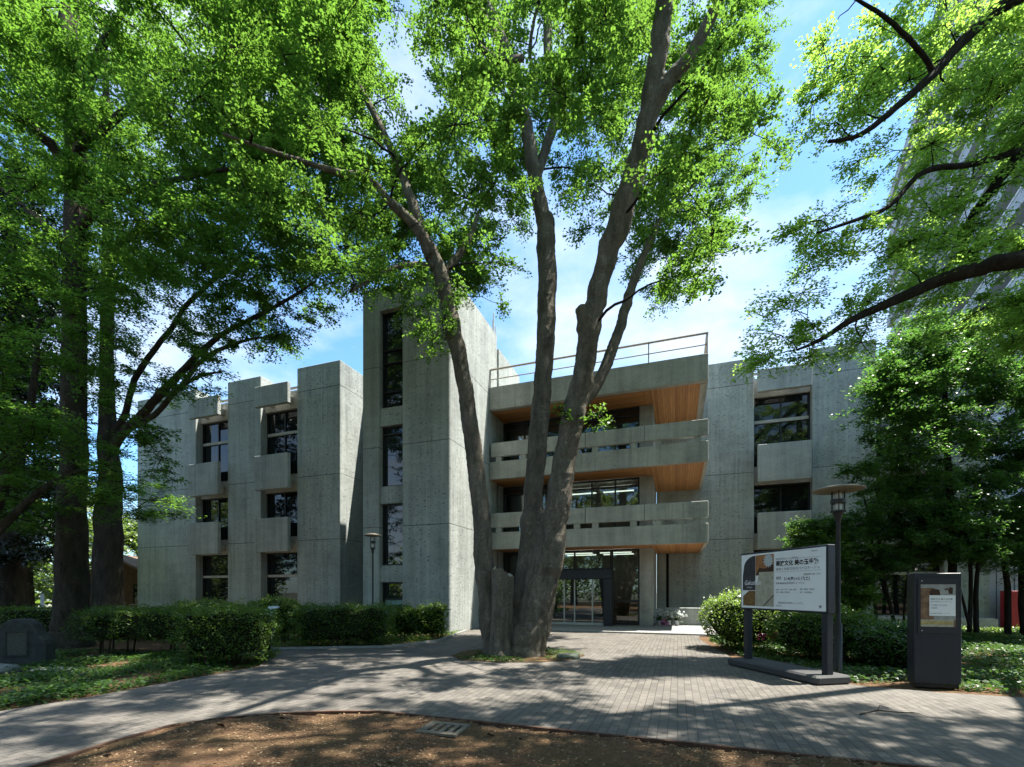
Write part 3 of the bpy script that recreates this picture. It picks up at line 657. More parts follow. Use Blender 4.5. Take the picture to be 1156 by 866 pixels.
def relief(x, y): return .018 + .020 * np.sin(2.1 * x + .7) * np.sin(1.7 * y) + .012 * np.sin(5.3 * x + 2 * y) * np.sin(4.1 * y + 1) + .006 * np.sin(13 * x) * np.sin(11 * y + x)
bedp = [(x, y - .05) for x, y in smooth_line(edge)] + [(18, -2.5), (-6, -2.5)]
gx, gy = np.meshgrid(np.arange(-5.4, 13, .075), np.arange(-2.2, 6.8, .075)); G = np.stack([gx.ravel(), gy.ravel()], 1)
def in_poly(P, poly):
    x, y = P[:, 0], P[:, 1]; c = np.zeros(len(P), bool); n = len(poly); j = n - 1
    for i in range(n):
        xi, yi = poly[i]; xj, yj = poly[j]
        c ^= ((yi > y) != (yj > y)) & (x < (xj - xi) * (y - yi) / ((yj - yi) or 1e-9) + xi); j = i
    return c
ins = in_poly(G, bedp); nx_ = gx.shape[1]; idx = -np.ones(len(G), int); idx[ins] = np.arange(ins.sum())
zz = relief(G[:, 0], G[:, 1]) - .015; q4 = np.arange(len(G)).reshape(gx.shape); q4 = np.stack([q4[:-1, :-1], q4[:-1, 1:], q4[1:, 1:], q4[1:, :-1]], -1).reshape(-1, 4); q4 = idx[q4]; q4 = q4[(q4 >= 0).all(1)]
m = MB(); m.add(np.column_stack([G, zz])[ins], q4.tolist()); tag(m.build('soil', SOIL, None, True), 'bare brown soil bed bordered by the paving edge', None, None, 'structure')

# ------------------------------------------------------------------ foliage
LF_MAIN = leafmat('broad leaves', (.024, .055, .014), (.065, .115, .026), (.165, .325, .04), .55, .08)
LF_LEFT = leafmat('dark broad leaves', (.022, .058, .015), (.062, .12, .025), (.16, .33, .036), .55, .08)
LF_RIGHT = leafmat('young bright leaves', (.065, .12, .026), (.13, .21, .042), (.36, .58, .09), .62, .06)
LF_DARK = leafmat('deep green shaded leaves', (.020, .058, .018), (.060, .12, .030), (.12, .27, .04), .48, .1)  # leaf colour set darker for plants standing in shade
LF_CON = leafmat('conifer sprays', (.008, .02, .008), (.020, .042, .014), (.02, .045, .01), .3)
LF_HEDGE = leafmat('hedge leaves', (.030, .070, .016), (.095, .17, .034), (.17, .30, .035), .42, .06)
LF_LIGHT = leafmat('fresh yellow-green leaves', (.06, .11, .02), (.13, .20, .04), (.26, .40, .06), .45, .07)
LF_GC = leafmat('ground cover leaves', (.020, .055, .014), (.060, .125, .028), (.10, .21, .03), .4, .05)
LF_FAR = leafmat('distant leaves', (.03, .06, .016), (.085, .14, .03), (.22, .34, .05), .5)
BARK = barkmat('grey brown bark', (.32, .28, .22)); BARK_M = barkmat('mossy dark bark', (.125, .105, .08), .5); BARK_T = barkmat('thin bark', (.06, .05, .042), .1, 2)

def in_poly(P, poly):
    x, y = P[:, 0], P[:, 1]; c = np.zeros(len(P), bool); n = len(poly); j = n - 1
    for i in range(n):
        xi, yi = poly[i]; xj, yj = poly[j]
        c ^= ((yi > y) != (yj > y)) & (x < (xj - xi) * (y - yi) / ((yj - yi) or 1e-9) + xi); j = i
    return c
def sample_view(poly, n, Y0, Y1, r, holes=(), power=1.0):
    """clump centres for a crown: a region of the photo spread through a depth range"""
    xs, ys = zip(*poly); res = []
    while len(res) < n:
        P = np.stack([r.uniform(min(xs), max(xs), 4 * n), r.uniform(min(ys), max(ys), 4 * n)], 1)
        k = in_poly(P, poly)
        for h, keep in holes: k &= ~(in_poly(P, h) & (r.uniform(0, 1, len(P)) > keep))
        res += list(P[k])
    P = np.array(res[:n]); Y = Y0 + (Y1 - Y0) * r.uniform(0, 1, n) ** power
    return np.stack([(P[:, 0] - CX) / F_PX * Y, Y, CAM_H + (HY - P[:, 1]) / F_PX * Y], 1)

class Tree:
    def __init__(s, seed): s.wood = MB(); s.side = MB(); s.thin = MB(); s.S = []; s.D = []; s.r = np.random.default_rng(seed); s.L = []
    def limb(s, pts, seg=12, rough=.06, view=True, k=5, main=True):
        Q = np.array([list(at(*p[:3])) + [p[3]] if view else list(p) for p in pts], float)
        Q = smooth_line(Q, k); P = Q[:, :3].copy(); rad = np.maximum(Q[:, 3], .012)
        P[1:-1] += s.r.normal(0, 1, (len(P) - 2, 3)) * (rad[1:-1, None] * .07)
        (s.wood if main else s.side).tube(P, rad, seg, True, rough=rough, sd=s.r.uniform(0, 6)); s.S += list(P); s.D += list(rad); return P
    def grow(s, cl, max_r=.06, droop=.0, min_r=.012, above=False):
        """join every clump to the nearest wood by a curved branch; later clumps start from earlier branches"""
        S = np.array(s.S); Dd = np.array(s.D); keepS, keepD = list(s.S), list(s.D)
        if above: q = S[:, 2] > 3.4 + 1.3 * S[:, 1]; S = S[q]; Dd = Dd[q]
        base = S.copy()
        d0 = np.array([np.min(((base - c) ** 2).sum(1)) for c in cl])
        for i in np.argsort(d0):
            c = cl[i]; dist = np.sqrt(((S - c) ** 2).sum(1)); cost = dist + np.where(S[:, 2] > c[2], (S[:, 2] - c[2]) * .7, 0)
            j = int(np.argmin(cost)); a = S[j]; ln = dist[j]
            if ln < .05: continue
            mid = (a + c) / 2 + np.array([0, 0, .16 * ln - droop * ln]) + s.r.normal(0, .10 * ln, 3)
            t = np.linspace(0, 1, max(4, int(ln / .35) + 3))[:, None]
            P = a * (1 - t) ** 2 + 2 * mid * t * (1 - t) + c * t ** 2; P[1:-1] += s.r.normal(0, .025, (len(P) - 2, 3)) * min(1, ln)
            r0 = min(max_r, Dd[j] * .62, .012 + .014 * ln); r0 = max(r0, min_r)
            rad = np.linspace(r0, max(.006, r0 * .35), len(P)); s.thin.tube(P, rad, 6 if r0 > .025 else 4, False)
            S = np.concatenate([S, P[1:]]); Dd = np.concatenate([Dd, rad[1:]])
        s.S, s.D = (keepS, keepD) if above else (list(S), list(Dd))
    def leaves(s, cl, R_, n, size, up=.8, flat=.45, asp=.62, tw=7, bias=None):
        r = s.r
        for c in cl:
            rr = R_ * r.uniform(.6, 1.35); k = int(tw * r.uniform(.7, 1.3)) + 1
            dirs = r.normal(0, 1, (k, 3)); dirs[:, 2] *= flat
            if bias is not None: dirs += np.array(bias)
            dirs /= np.linalg.norm(dirs, axis=1)[:, None]; ln = rr * r.uniform(.55, 1.1, k)
            m = max(3, int(n / k)); t = r.uniform(.12, 1, (k, m)) ** .7
            P = c + dirs[:, None, :] * (ln[:, None] * t)[:, :, None]; P[..., 2] -= .16 * rr * t ** 2
            P += r.normal(0, 1, P.shape) * (.085 * rr + .03) * np.array([1, 1, .55])
            D = np.repeat(dirs[:, None, :], m, 1).reshape(-1, 3)
            s.L.append(leaf_quads(P.reshape(-1, 3), r, size, size * asp, up, D))
            for q in range(k):
                e = c + dirs[q] * ln[q]; e[2] -= .14 * rr; s.thin.tube([c, (c + e) / 2 + [0, 0, .05 * rr], e], [.009, .007, .004], 3, False)
    def finish(s, name, loc, label, lm, bark, group=None, cat='tree', thin=None, blend=0):
        o = empty(name, loc, 0, label, cat, group); off = np.array(loc)
        def mk(mb, nm, mt):
            if not mb.v: return
            mb.v = [tuple(np.array(v) - off) for v in mb.v]; return mb.build(nm, mt, o, True)
        tr = mk(s.wood, 'trunk', bark); mk(s.side, 'limbs', bark); mk(s.thin, 'branches', thin or BARK_T)
        if blend:
            rm = tr.modifiers.new('blend', 'REMESH'); rm.mode = 'VOXEL'; rm.voxel_size = blend; rm.use_smooth_shade = True
            sm = tr.modifiers.new('soften', 'SMOOTH'); sm.factor = .5; sm.iterations = 5
            for q, (ns, st) in enumerate(((.55, .05), (.12, .035))):
                tx = bpy.data.textures.new('bark lumps', 'CLOUDS'); tx.noise_scale = ns; tx.noise_depth = 3
                dp = tr.modifiers.new('lumps', 'DISPLACE'); dp.texture = tx; dp.strength = st; dp.texture_coords = 'LOCAL'
        if s.L: quads('crown', np.concatenate(s.L) - off, lm, o)
        return o

# --- the big tree in the middle
T = Tree(11)
T.limb([(559, 748, 12.65, .36), (557, 728, 12.7, .30), (552, 690, 12.75, .28), (547, 640, 12.8, .27), (541, 560, 12.8, .245), (528, 460, 12.7, .22), (513, 380, 12.6, .22), (496, 305, 12.4, .195), (470, 258, 12.1, .14), (440, 228, 11.8, .11), (418, 204, 11.5, .10), (380, 194, 11, .08), (310, 172, 10.4, .06), (250, 150, 10, .035)], 18, .07)
T.limb([(488, 292, 12.3, .18), (473, 250, 12.5, .15), (463, 222, 12.6, .13), (449, 183, 12.9, .11), (418, 121, 13.4, .09), (394, 73, 14, .07), (375, 20, 14.5, .05), (360, -40, 15, .03)], main=False)
T.limb([(576, 748, 12.7, .42), (581, 728, 12.8, .40), (590, 690, 13, .35), (596, 640, 13.1, .32), (600, 590, 13.2, .29), (607, 500, 13.4, .275), (613, 430, 13.5, .265), (617, 360, 13.6, .27), (617, 300, 13.7, .275), (616, 258, 13.8, .27), (614, 245, 13.8, .24)], 18, .07)
T.limb([(616, 262, 13.8, .24), (606, 215, 13.7, .21), (597, 156, 13.6, .20), (579, 87, 13.5, .20), (563, 41, 13.4, .19), (541, -5, 13.3, .16), (515, -60, 13, .12), (480, -130, 12.5, .07)])
T.limb([(604, 205, 13.7, .13), (616, 168, 13.9, .14), (627, 131, 14.1, .15), (621, 93, 14.3, .15), (619, 52, 14.5, .14), (617, 0, 14.8, .12), (612, -70, 15, .08)], main=False)
T.limb([(598, 66, 14.4, .06), (600, 40, 14.2, .05), (606, 10, 14, .04), (616, -30, 14, .03)], main=False)
T.limb([(598, 748, 12.55, .42), (601, 728, 12.6, .36), (609, 690, 12.7, .35), (620, 640, 12.6, .36), (627, 590, 12.5, .345), (637, 520, 12.4, .315), (650, 460, 12.3, .30), (662, 410, 12.2, .27), (668, 360, 12.1, .265), (678, 315, 12, .26), (698, 255, 11.8, .29), (714, 200, 11.6, .28), (728, 150, 11.4, .25), (738, 90, 11.2, .23), (748, 25, 11, .21), (756, -50, 10.7, .16), (775, -150, 10.3, .08)], 18, .07)
T.limb([(590, 748, 12.5, .44), (596, 715, 12.6, .40), (605, 670, 12.75, .38), (611, 625, 12.85, .32), (614, 590, 12.95, .20), (616, 575, 13.0, .10)], 16, .06)
T.limb([(663, 398, 12.15, .22), (661, 370, 12.0, .23), (660, 352, 11.95, .21), (660, 346, 11.95, .12)], 12, .1)
T.limb([(655, 455, 12.4, .20), (676, 430, 12.5, .165), (698, 375, 12.8, .15), (709, 335, 13, .14), (722, 300, 13.3, .12), (745, 250, 13.7, .09), (775, 215, 14.2, .06), (810, 190, 14.6, .035)])
T.limb([(733, 128, 11.3, .19), (755, 92, 11.1, .17), (778, 65, 10.9, .16), (797, 30, 10.7, .14), (812, 0, 10.5, .12), (835, -60, 10, .07)])
STUMP = at(567, 645, 12.42)
T.limb([(500, 310, 12.5, .10), (520, 285, 12.9, .10), (532, 265, 13.3, .08), (540, 240, 13.8, .05)], main=False)
T.limb([(492, 300, 12.3, .08), (455, 300, 11.9, .07), (420, 315, 11.5, .05), (395, 330, 11.2, .03)], main=False)
T.limb([(590, 66, 13.4, .09), (560, 66, 13, .08), (540, 50, 12.6, .06), (525, 22, 12.2, .04)], main=False)
T.limb([(560, 40, 13.3, .10), (500, -50, 10, .10), (470, -150, 7.5, .07), (400, -320, 5.5, .05)], main=False)
T.limb([(752, -20, 10.8, .14), (740, -140, 8.5, .11), (700, -330, 6.0, .08), (650, -560, 4.8, .05)], main=False)
crownA = [(300, -80), (850, -80), (865, 20), (860, 60), (875, 140), (855, 215), (825, 290), (790, 320), (755, 335), (725, 320), (690, 322), (648, 280), (600, 235), (575, 300), (560, 330), (520, 310), (500, 325), (440, 318), (400, 318), (380, 280), (330, 300), (290, 250), (250, 180), (270, 60)]
hA = [([(410, -80), (475, -80), (485, 60), (510, 110), (480, 160), (440, 110), (412, 50)], .04),
      ([(560, 200), (660, 215), (665, 330), (560, 330)], .06), ([(520, 130), (560, 160), (545, 235), (505, 200)], .35),
      ([(600, 40), (640, 40), (640, 70), (600, 60)], .3), ([(570, 50), (610, 40), (650, 190), (620, 260), (600, 250)], .45),
      ([(660, 200), (720, 150), (740, 170), (690, 330), (650, 330)], .45), ([(740, -80), (800, -80), (760, 120), (720, 140)], .7)]
limbs_ = [([(600, 300), (585, 180), (550, -80), (590, -80), (620, 170), (640, 300)], .0), ([(650, 400), (665, 300), (700, 190), (725, 60), (735, -80), (785, -80), (770, 60), (750, 160), (705, 330)], .0), ([(735, 120), (800, -80), (850, -80), (790, 70), (745, 150)], .1), ([(540, 400), (490, 330), (440, 250), (360, 215), (360, 180), (440, 200), (520, 300)], .1)]
cl = np.concatenate([sample_view(crownA, 440, 13.6, 19, T.r, hA), sample_view(crownA, 95, 8.6, 13.5, T.r, hA + limbs_), sample_view([(270, 60), (290, -80), (415, -80), (435, 90), (480, 165), (530, 110), (560, 60), (590, 160), (596, 240), (585, 300), (500, 325), (420, 322), (335, 300), (280, 230)], 130, 12.8, 17.5, T.r, [([(410, -80), (462, -80), (476, 60), (505, 105), (480, 150), (440, 100), (412, 50)], .0), ([(560, 215), (600, 215), (600, 330), (560, 330)], .1)]),
                     sample_view([(640, -80), (850, -80), (865, 140), (820, 280), (760, 330), (715, 310), (740, 150)], 60, 13.0, 18, T.r)])
T.grow(cl, .06); T.leaves(cl, .74, 520, .084, .7, .45)
small = np.array([at(630, 462, 12), at(637, 470, 11.9), at(668, 470, 11.95), at(680, 468, 12.0), at(684, 476, 12.1), at(674, 480, 11.9)])
T.grow(small, .015); T.leaves(small, .28, 55, .09, .5, .8)
low = sample_view([(395, 300), (440, 300), (560, 320), (575, 345), (520, 350), (500, 395), (470, 395), (455, 335), (400, 345)], 26, 10.5, 12.8, T.r)
T.grow(low, .03); T.leaves(low, .42, 140, .082, .6, .6)
ov = np.stack([T.r.uniform(-7, 8, 340), T.r.uniform(3.0, 11, 340), T.r.uniform(12.8, 21, 340)], 1); ov = ov[ov[:, 2] > 3.2 + 1.30 * ov[:, 1]]  # unseen clumps above the view, added to dapple the ground
T.grow(ov, .06, above=True); T.leaves(ov, .58, 165, .11, .8, .5)
CT = T.finish('broadleaf_tree', (0, 12.9, 0), 'tall broadleaf tree with three leaning trunks rising from the paving before the entrance', LF_MAIN, BARK, blend=.042)

r9 = np.random.default_rng(9); ns_, nl_ = 40, 26; a9 = np.linspace(0, 2 * math.pi, ns_, endpoint=False); vs9 = []
for k in range(nl_):
    t = k / (nl_ - 1); base_r = .27 + .16 * (1 - t) ** 5
    for a in a9:
        q = base_r * (1 + .10 * math.sin(3 * a + 2 * t) + .09 * math.sin(7 * a + 3 * t) + .05 * math.sin(12 * a - 2 * t) + r9.normal(0, .012))
        zt = STUMP[2] - .42 * math.cos(a) * .27 + .05 * math.sin(3 * a) + .02 * math.sin(11 * a)
        vs9.append((STUMP[0] + q * math.cos(a) - .07 * (1 - t), STUMP[1] - 12.9 + q * math.sin(a), -.05 + (zt + .05) * t))
top9 = vs9[-ns_:]; m = MB(); m.add(vs9, [(k * ns_ + i, k * ns_ + (i + 1) % ns_, (k + 1) * ns_ + (i + 1) % ns_, (k + 1) * ns_ + i) for k in range(nl_ - 1) for i in range(ns_)])
m.build('stump', BARK, CT, True)
cut = [(STUMP[0] + (x - STUMP[0]) * .97, STUMP[1] - 12.9 + (y - STUMP[1] + 12.9) * .97, z - .012) for x, y, z in top9]
MB().add(cut + [(STUMP[0], STUMP[1] - 12.9, STUMP[2] - .06)], [(i, (i + 1) % ns_, ns_) for i in range(ns_)]).build('cut_face', plain('weathered cut wood', (.30, .26, .20), .9, .1, .4, 12, 0, .4), CT)

# --- left trees
T = Tree(21)
T.limb([(79, 738, 14.7, .68), (80, 722, 14.8, .54), (80, 690, 14.8, .45), (81, 600, 14.8, .39), (84, 450, 14.9, .32), (85, 300, 15, .30), (86, 180, 15, .28), (80, 60, 15, .27), (76, -60, 15, .2), (74, -160, 15, .1)], 20, .06)
T.limb([(86, 215, 15, .22), (69, 177, 14.7, .17), (48, 155, 14.3, .14), (28, 138, 14, .1), (-10, 120, 13.5, .06)])
T.limb([(84, 300, 15, .18), (66, 267, 15.6, .13), (40, 245, 16.2, .1), (14, 222, 16.8, .07), (-30, 190, 17.5, .04)])
T.limb([(88, 130, 15, .2), (102, 87, 14.6, .15), (114, 55, 14.2, .12), (140, 10, 13.6, .08), (160, -50, 13, .05)])
T.limb([(87, 262, 15, .16), (104, 240, 14.6, .13), (128, 220, 14.1, .1), (190, 205, 13.2, .07), (260, 190, 12.4, .04)])
T.limb([(86, 170, 15, .14), (150, 120, 14, .10), (210, 80, 13, .07), (290, 50, 12, .04)])
crB = [(-90, -80), (420, -80), (415, 60), (380, 120), (340, 210), (300, 300), (240, 330), (180, 300), (110, 340), (60, 330), (-90, 300)]
hB = [([(-20, 130), (60, 140), (75, 260), (40, 290), (-20, 230)], .25), ([(95, 190), (135, 200), (135, 300), (95, 300)], .4), ([(300, 180), (345, 190), (340, 280), (300, 290)], .25), ([(190, 10), (240, 5), (240, 60), (190, 60)], .4)]
cl = sample_view(crB, 560, 10.5, 21, T.r, hB)
T.grow(cl, .06); T.leaves(cl, .84, 520, .088, .75, .45)
iv = np.stack([T.r.normal(-14.1, .5, 30), T.r.normal(14.6, .45, 30), T.r.uniform(4, 13, 30)], 1)
T.grow(iv, .02); T.leaves(iv, .35, 60, .11, .2, 1.)
T.finish('broadleaf_tree', (-14.05, 14.8, 0), 'tall dark trunked tree at far left with thick mossy bark beside the stone monument', LF_LEFT, BARK_M)

T = Tree(22)
T.limb([(122, 722, 19, .66), (123, 700, 19, .54), (123, 620, 19, .49), (123, 560, 19, .43), (123, 500, 19, .33), (120, 420, 19.2, .24), (122, 300, 19.5, .22), (120, 150, 20, .15), (118, 20, 20, .07)], 18, .05)
T.limb([(124, 512, 19, .22), (139, 489, 18.8, .18), (160, 468, 18.5, .155), (180, 446, 18.2, .14), (210, 415, 17.8, .12), (242, 384, 17.4, .095), (270, 367, 17, .075), (298, 353, 16.6, .07), (330, 335, 16, .05), (355, 318, 15.6, .03)])
T.limb([(128, 490, 19, .15), (140, 470, 18.8, .12), (152, 429, 18.6, .11), (172, 398, 18.5, .10), (194, 370, 18.4, .09), (210, 345, 18.2, .08), (242, 315, 18, .08), (270, 290, 17.8, .05), (290, 260, 17.5, .03)])
T.limb([(150, 482, 18.6, .12), (175, 468, 18.2, .10), (200, 440, 17.8, .09), (225, 425, 17.4, .06), (250, 420, 17, .03)])
T.limb([(180, 446, 18.2, .10), (200, 440, 18, .09), (230, 405, 17.6, .08), (275, 385, 17.1, .05), (310, 380, 16.6, .03)])
cl = sample_view([(105, 300), (240, 290), (385, 290), (385, 345), (350, 372), (310, 395), (262, 410), (245, 450), (200, 470), (180, 470), (150, 430), (105, 470), (95, 380)], 120, 14.5, 20, T.r, [([(150, 330), (230, 320), (190, 400), (150, 400)], .4), ([(160, 395), (200, 395), (190, 430), (160, 430)], .15)])
T.grow(cl, .05); T.leaves(cl, .74, 360, .095, .75, .42)
cl = sample_view([(150, 470), (190, 480), (210, 515), (205, 560), (170, 545), (150, 500)], 22, 15, 17.5, T.r); T.grow(cl, .03); T.leaves(cl, .5, 90, .12, .8, .35)
cl = sample_view([(20, 30), (330, 30), (330, 300), (20, 320)], 110, 18, 24, T.r); T.grow(cl, .06); T.leaves(cl, 1.0, 330, .125, .75, .5)
T.finish('broadleaf_tree', (-16.55, 19, 0), 'leaning dark tree behind the left hedge whose limbs reach toward the concrete wing', LF_MAIN, BARK_M)

T = Tree(23)   # dark conifer
T.limb([(12, 715, 20, .5), (14, 600, 20, .42), (16, 400, 20, .3), (14, 250, 20, .16), (12, 170, 20, .05)])
cl = sample_view([(-70, 200), (30, 190), (60, 280), (72, 420), (75, 540), (62, 650), (20, 660), (-70, 660)], 240, 17.5, 23, T.r)
T.grow(cl, .04, .15); T.leaves(cl, .95, 330, .20, .3, .4, .42)
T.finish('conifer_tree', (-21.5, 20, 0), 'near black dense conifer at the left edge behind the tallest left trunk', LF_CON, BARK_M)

T = Tree(24)   # maple with drooping layers
T.limb([(-9.5, 9.2, -.05, .2), (-9.6, 9.3, 1.4, .15), (-9.9, 9.6, 2.6, .12), (-10.3, 10.2, 3.8, .07), (-10.5, 10.6, 4.8, .04)], 10, .05, view=False) if False else T.limb([(-13.6, 11.2, -.05, .24), (-13.5, 11.3, 1.4, .18), (-13.1, 11.5, 3.0, .15), (-12.6, 11.6, 4.6, .11), (-12.0, 11.6, 6.4, .08), (-11.7, 11.5, 8.4, .04)], 10, .05, view=False)
T.limb([(-13.2, 11.4, 2.6, .10), (-11.8, 11.6, 4.2, .08), (-10.9, 11.8, 4.8, .04), (-10.2, 12.0, 4.7, .02)], 8, .04, view=False)
cl = np.concatenate([sample_view([(-60, 300), (55, 310), (95, 350), (105, 420), (70, 470), (30, 560), (-60, 560)], 55, 10.2, 12.5, T.r),
                     sample_view([(-40, 470), (80, 480), (150, 510), (205, 560), (195, 590), (110, 585), (70, 600), (-40, 590)], 60, 10.8, 14, T.r)])
T.grow(cl, .03, -.02); T.leaves(cl, .62, 420, .075, 1.3, .26, .5)
T.finish('maple_tree', (-13.6, 11.2, 0), 'young maple with drooping flat layers of leaves at the left edge', LF_LEFT, BARK_M)

# --- right tree, trunk outside the picture
T = Tree(31)
T.limb([(13.6, 9.0, -.1, .6), (13.5, 9.05, .8, .45), (13.3, 9.2, 4, .38), (13.4, 9.4, 8, .32), (13.2, 9.8, 12, .25), (13.0, 10, 16, .16), (12.9, 10, 20, .06)], 16, .06, view=False)
T.limb([(1310, 255, 9.5, .22), (1230, 272, 9.6, .20), (1156, 291, 9.7, .17), (1100, 304, 9.9, .145), (1050, 321, 10.1, .12), (1000, 344, 10.2, .095), (960, 362, 10.3, .07), (925, 384, 10.4, .045), (900, 395, 10.5, .025)])
T.limb([(1300, 30, 10, .22), (1240, 90, 10.4, .16), (1200, 120, 10.8, .13), (1156, 168, 11, .11), (1120, 215, 11.2, .10), (1096, 248, 11.4, .09), (1086, 285, 11.5, .06), (1065, 305, 11.6, .04), (1050, 320, 11.7, .02)])
T.limb([(1260, -100, 10, .2), (1190, -30, 10.3, .16), (1130, 8, 10.5, .13), (1088, 45, 10.5, .11), (1054, 83, 10.4, .09), (1012, 121, 10.3, .07), (971, 152, 10.2, .05), (935, 160, 10.1, .03)])
T.limb([(1240, -20, 10.8, .18), (1190, 50, 11.2, .15), (1156, 78, 11.4, .13), (1125, 105, 11.6, .12), (1118, 118, 11.7, .07), (1090, 150, 11.9, .04)])
T.limb([(1156, 168, 11, .07), (1100, 185, 10.6, .06), (1043, 194, 10.3, .055), (1005, 232, 10.1, .045), (964, 249, 9.9, .035), (922, 263, 9.7, .02)])
T.limb([(1054, 83, 10.4, .06), (1040, 60, 10.2, .05), (1000, 20, 10, .04), (950, -10, 9.8, .02)])
T.limb([(13.3, 9.6, 11, .2), (10, 8, 13, .14), (6, 6.6, 14.2, .08), (2.5, 5.8, 14.8, .04)], 10, .05, view=False)
T.limb([(13.3, 9.2, 9, .15), (11.5, 6.6, 10.6, .08), (9, 4.6, 11.6, .05), (6, 3.4, 12.2, .03)], 10, .05, view=False)
crR = [(995, -80), (1330, -80), (1330, 420), (1156, 395), (1060, 375), (1000, 385), (950, 400), (900, 415), (850, 410), (835, 395), (850, 350), (880, 320), (880, 285), (908, 245), (900, 215), (910, 165), (908, 120), (925, 60), (938, 20), (960, -20)]
hR = [([(895, 60), (960, 40), (1000, -80), (900, -80)], .5), ([(905, 130), (985, 150), (960, 200), (900, 210)], .5), ([(860, 290), (930, 280), (990, 300), (950, 350), (880, 340)], .55), ([(1060, 130), (1156, 90), (1156, 210), (1080, 300), (1040, 380), (1040, 240)], .72), ([(940, 360), (1040, 325), (1040, 375), (950, 400)], .3), ([(985, 200), (1045, 100), (1045, 300), (990, 290)], .55)]
cl = np.concatenate([sample_view(crR, 350, 10.2, 12.6, T.r, hR), sample_view([(1000, 60), (1160, 20), (1170, 380), (1040, 370), (995, 300)], 34, 11, 12.8, T.r)])
T.grow(cl, .04, .02); T.leaves(cl, .62, 400, .070, 1.1, .36, .66, 8, (-.45, -.05, -.1))
ov = np.stack([T.r.uniform(4.5, 14, 400), T.r.uniform(2.0, 7.9, 400), T.r.uniform(8.5, 16, 400)], 1); ov = ov[ov[:, 2] > 3.2 + 1.32 * ov[:, 1]]  # out-of-view clumps added overhead to shade the right foreground
T.grow(ov, .05, above=True); T.leaves(ov, .62, 170, .115, .9, .45)
T.finish('broadleaf_tree', (13.6, 9.0, 0), 'light green tree at the right edge arching long feathery boughs over the notice pillar', LF_RIGHT, BARK_T)

# --- dark trees in front of the right wing
T = Tree(32)
T.limb([(1074, 712, 17, .17), (1075, 640, 17, .13), (1072, 560, 17, .11), (1068, 470, 17, .09), (1066, 400, 17, .06), (1068, 350, 17, .03)], 10)
cl = np.concatenate([sample_view([(1000, 405), (1070, 350), (1156, 345), (1230, 380), (1240, 560), (1156, 600), (1090, 590), (1030, 590), (975, 570), (962, 520), (985, 490), (975, 455)], 260, 15, 19, T.r),
                     sample_view([(985, 380), (1060, 355), (1060, 420), (990, 440)], 14, 15.5, 17.5, T.r)])
T.grow(cl, .035); T.leaves(cl, .78, 560, .105, .7, .62, .6, 9)
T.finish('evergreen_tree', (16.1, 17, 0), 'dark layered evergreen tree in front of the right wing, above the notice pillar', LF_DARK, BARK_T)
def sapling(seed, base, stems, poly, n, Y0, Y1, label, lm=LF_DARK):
    T = Tree(seed)
    for st in stems: T.limb(st, 8, .04)
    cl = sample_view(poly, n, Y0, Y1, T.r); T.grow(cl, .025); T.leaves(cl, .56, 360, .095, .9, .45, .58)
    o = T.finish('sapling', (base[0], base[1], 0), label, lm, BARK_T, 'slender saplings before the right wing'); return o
sapling(33, (13.1, 16.6), [[(990, 712, 16.6, .055), (986, 660, 16.6, .05), (983, 600, 16.6, .04), (975, 560, 16.5, .02)], [(1012, 715, 16.6, .06), (1004, 680, 16.5, .055), (996, 640, 16.4, .045), (990, 590, 16.3, .03)], [(1020, 712, 16.8, .04), (1022, 670, 16.8, .035), (1030, 610, 16.8, .02)]],
        [(900, 590), (960, 575), (1040, 585), (1045, 630), (1000, 648), (965, 660), (940, 625), (895, 620)], 85, 15.5, 18, 'slender three-stemmed sapling just behind the lamp and sign board')
sapling(34, (17.0, 16.4), [[(1094, 714, 16.4, .07), (1096, 670, 16.4, .06), (1094, 620, 16.4, .05), (1085, 560, 16.2, .03)], [(1102, 714, 16.5, .08), (1102, 670, 16.5, .07), (1106, 620, 16.5, .05), (1116, 560, 16.5, .03)], [(1096, 712, 16.3, .05), (1090, 690, 16.3, .045), (1084, 665, 16.2, .03)]],
        [(1040, 590), (1156, 580), (1160, 615), (1120, 640), (1090, 630), (1060, 640), (1040, 620)], 85, 15, 18, 'slender grey sapling clump right beside the notice pillar')
sapling(35, (19.2, 17.2), [[(1138, 716, 17.2, .10), (1137, 660, 17.2, .09), (1128, 610, 17, .06), (1118, 560, 17, .03)], [(1156, 716, 17.2, .12), (1154, 650, 17.2, .11), (1158, 580, 17.2, .06)]],
        [(1110, 590), (1200, 580), (1210, 640), (1170, 655), (1130, 640)], 40, 15.5, 18.5, 'dark sapling clump in front of the red cabinet')
sapling(36, (10.1, 16.4), [[(905, 712, 16.4, .06), (907, 670, 16.4, .05), (910, 620, 16.4, .03)], [(912, 712, 16.4, .05), (925, 660, 16.3, .04), (940, 610, 16.2, .025)]],
        [(890, 605), (905, 588), (940, 590), (968, 615), (985, 660), (970, 690), (930, 690), (945, 650), (925, 610)], 85, 15.4, 17.4, 'bushy light-topped sapling directly behind the sign board', LF_HEDGE)

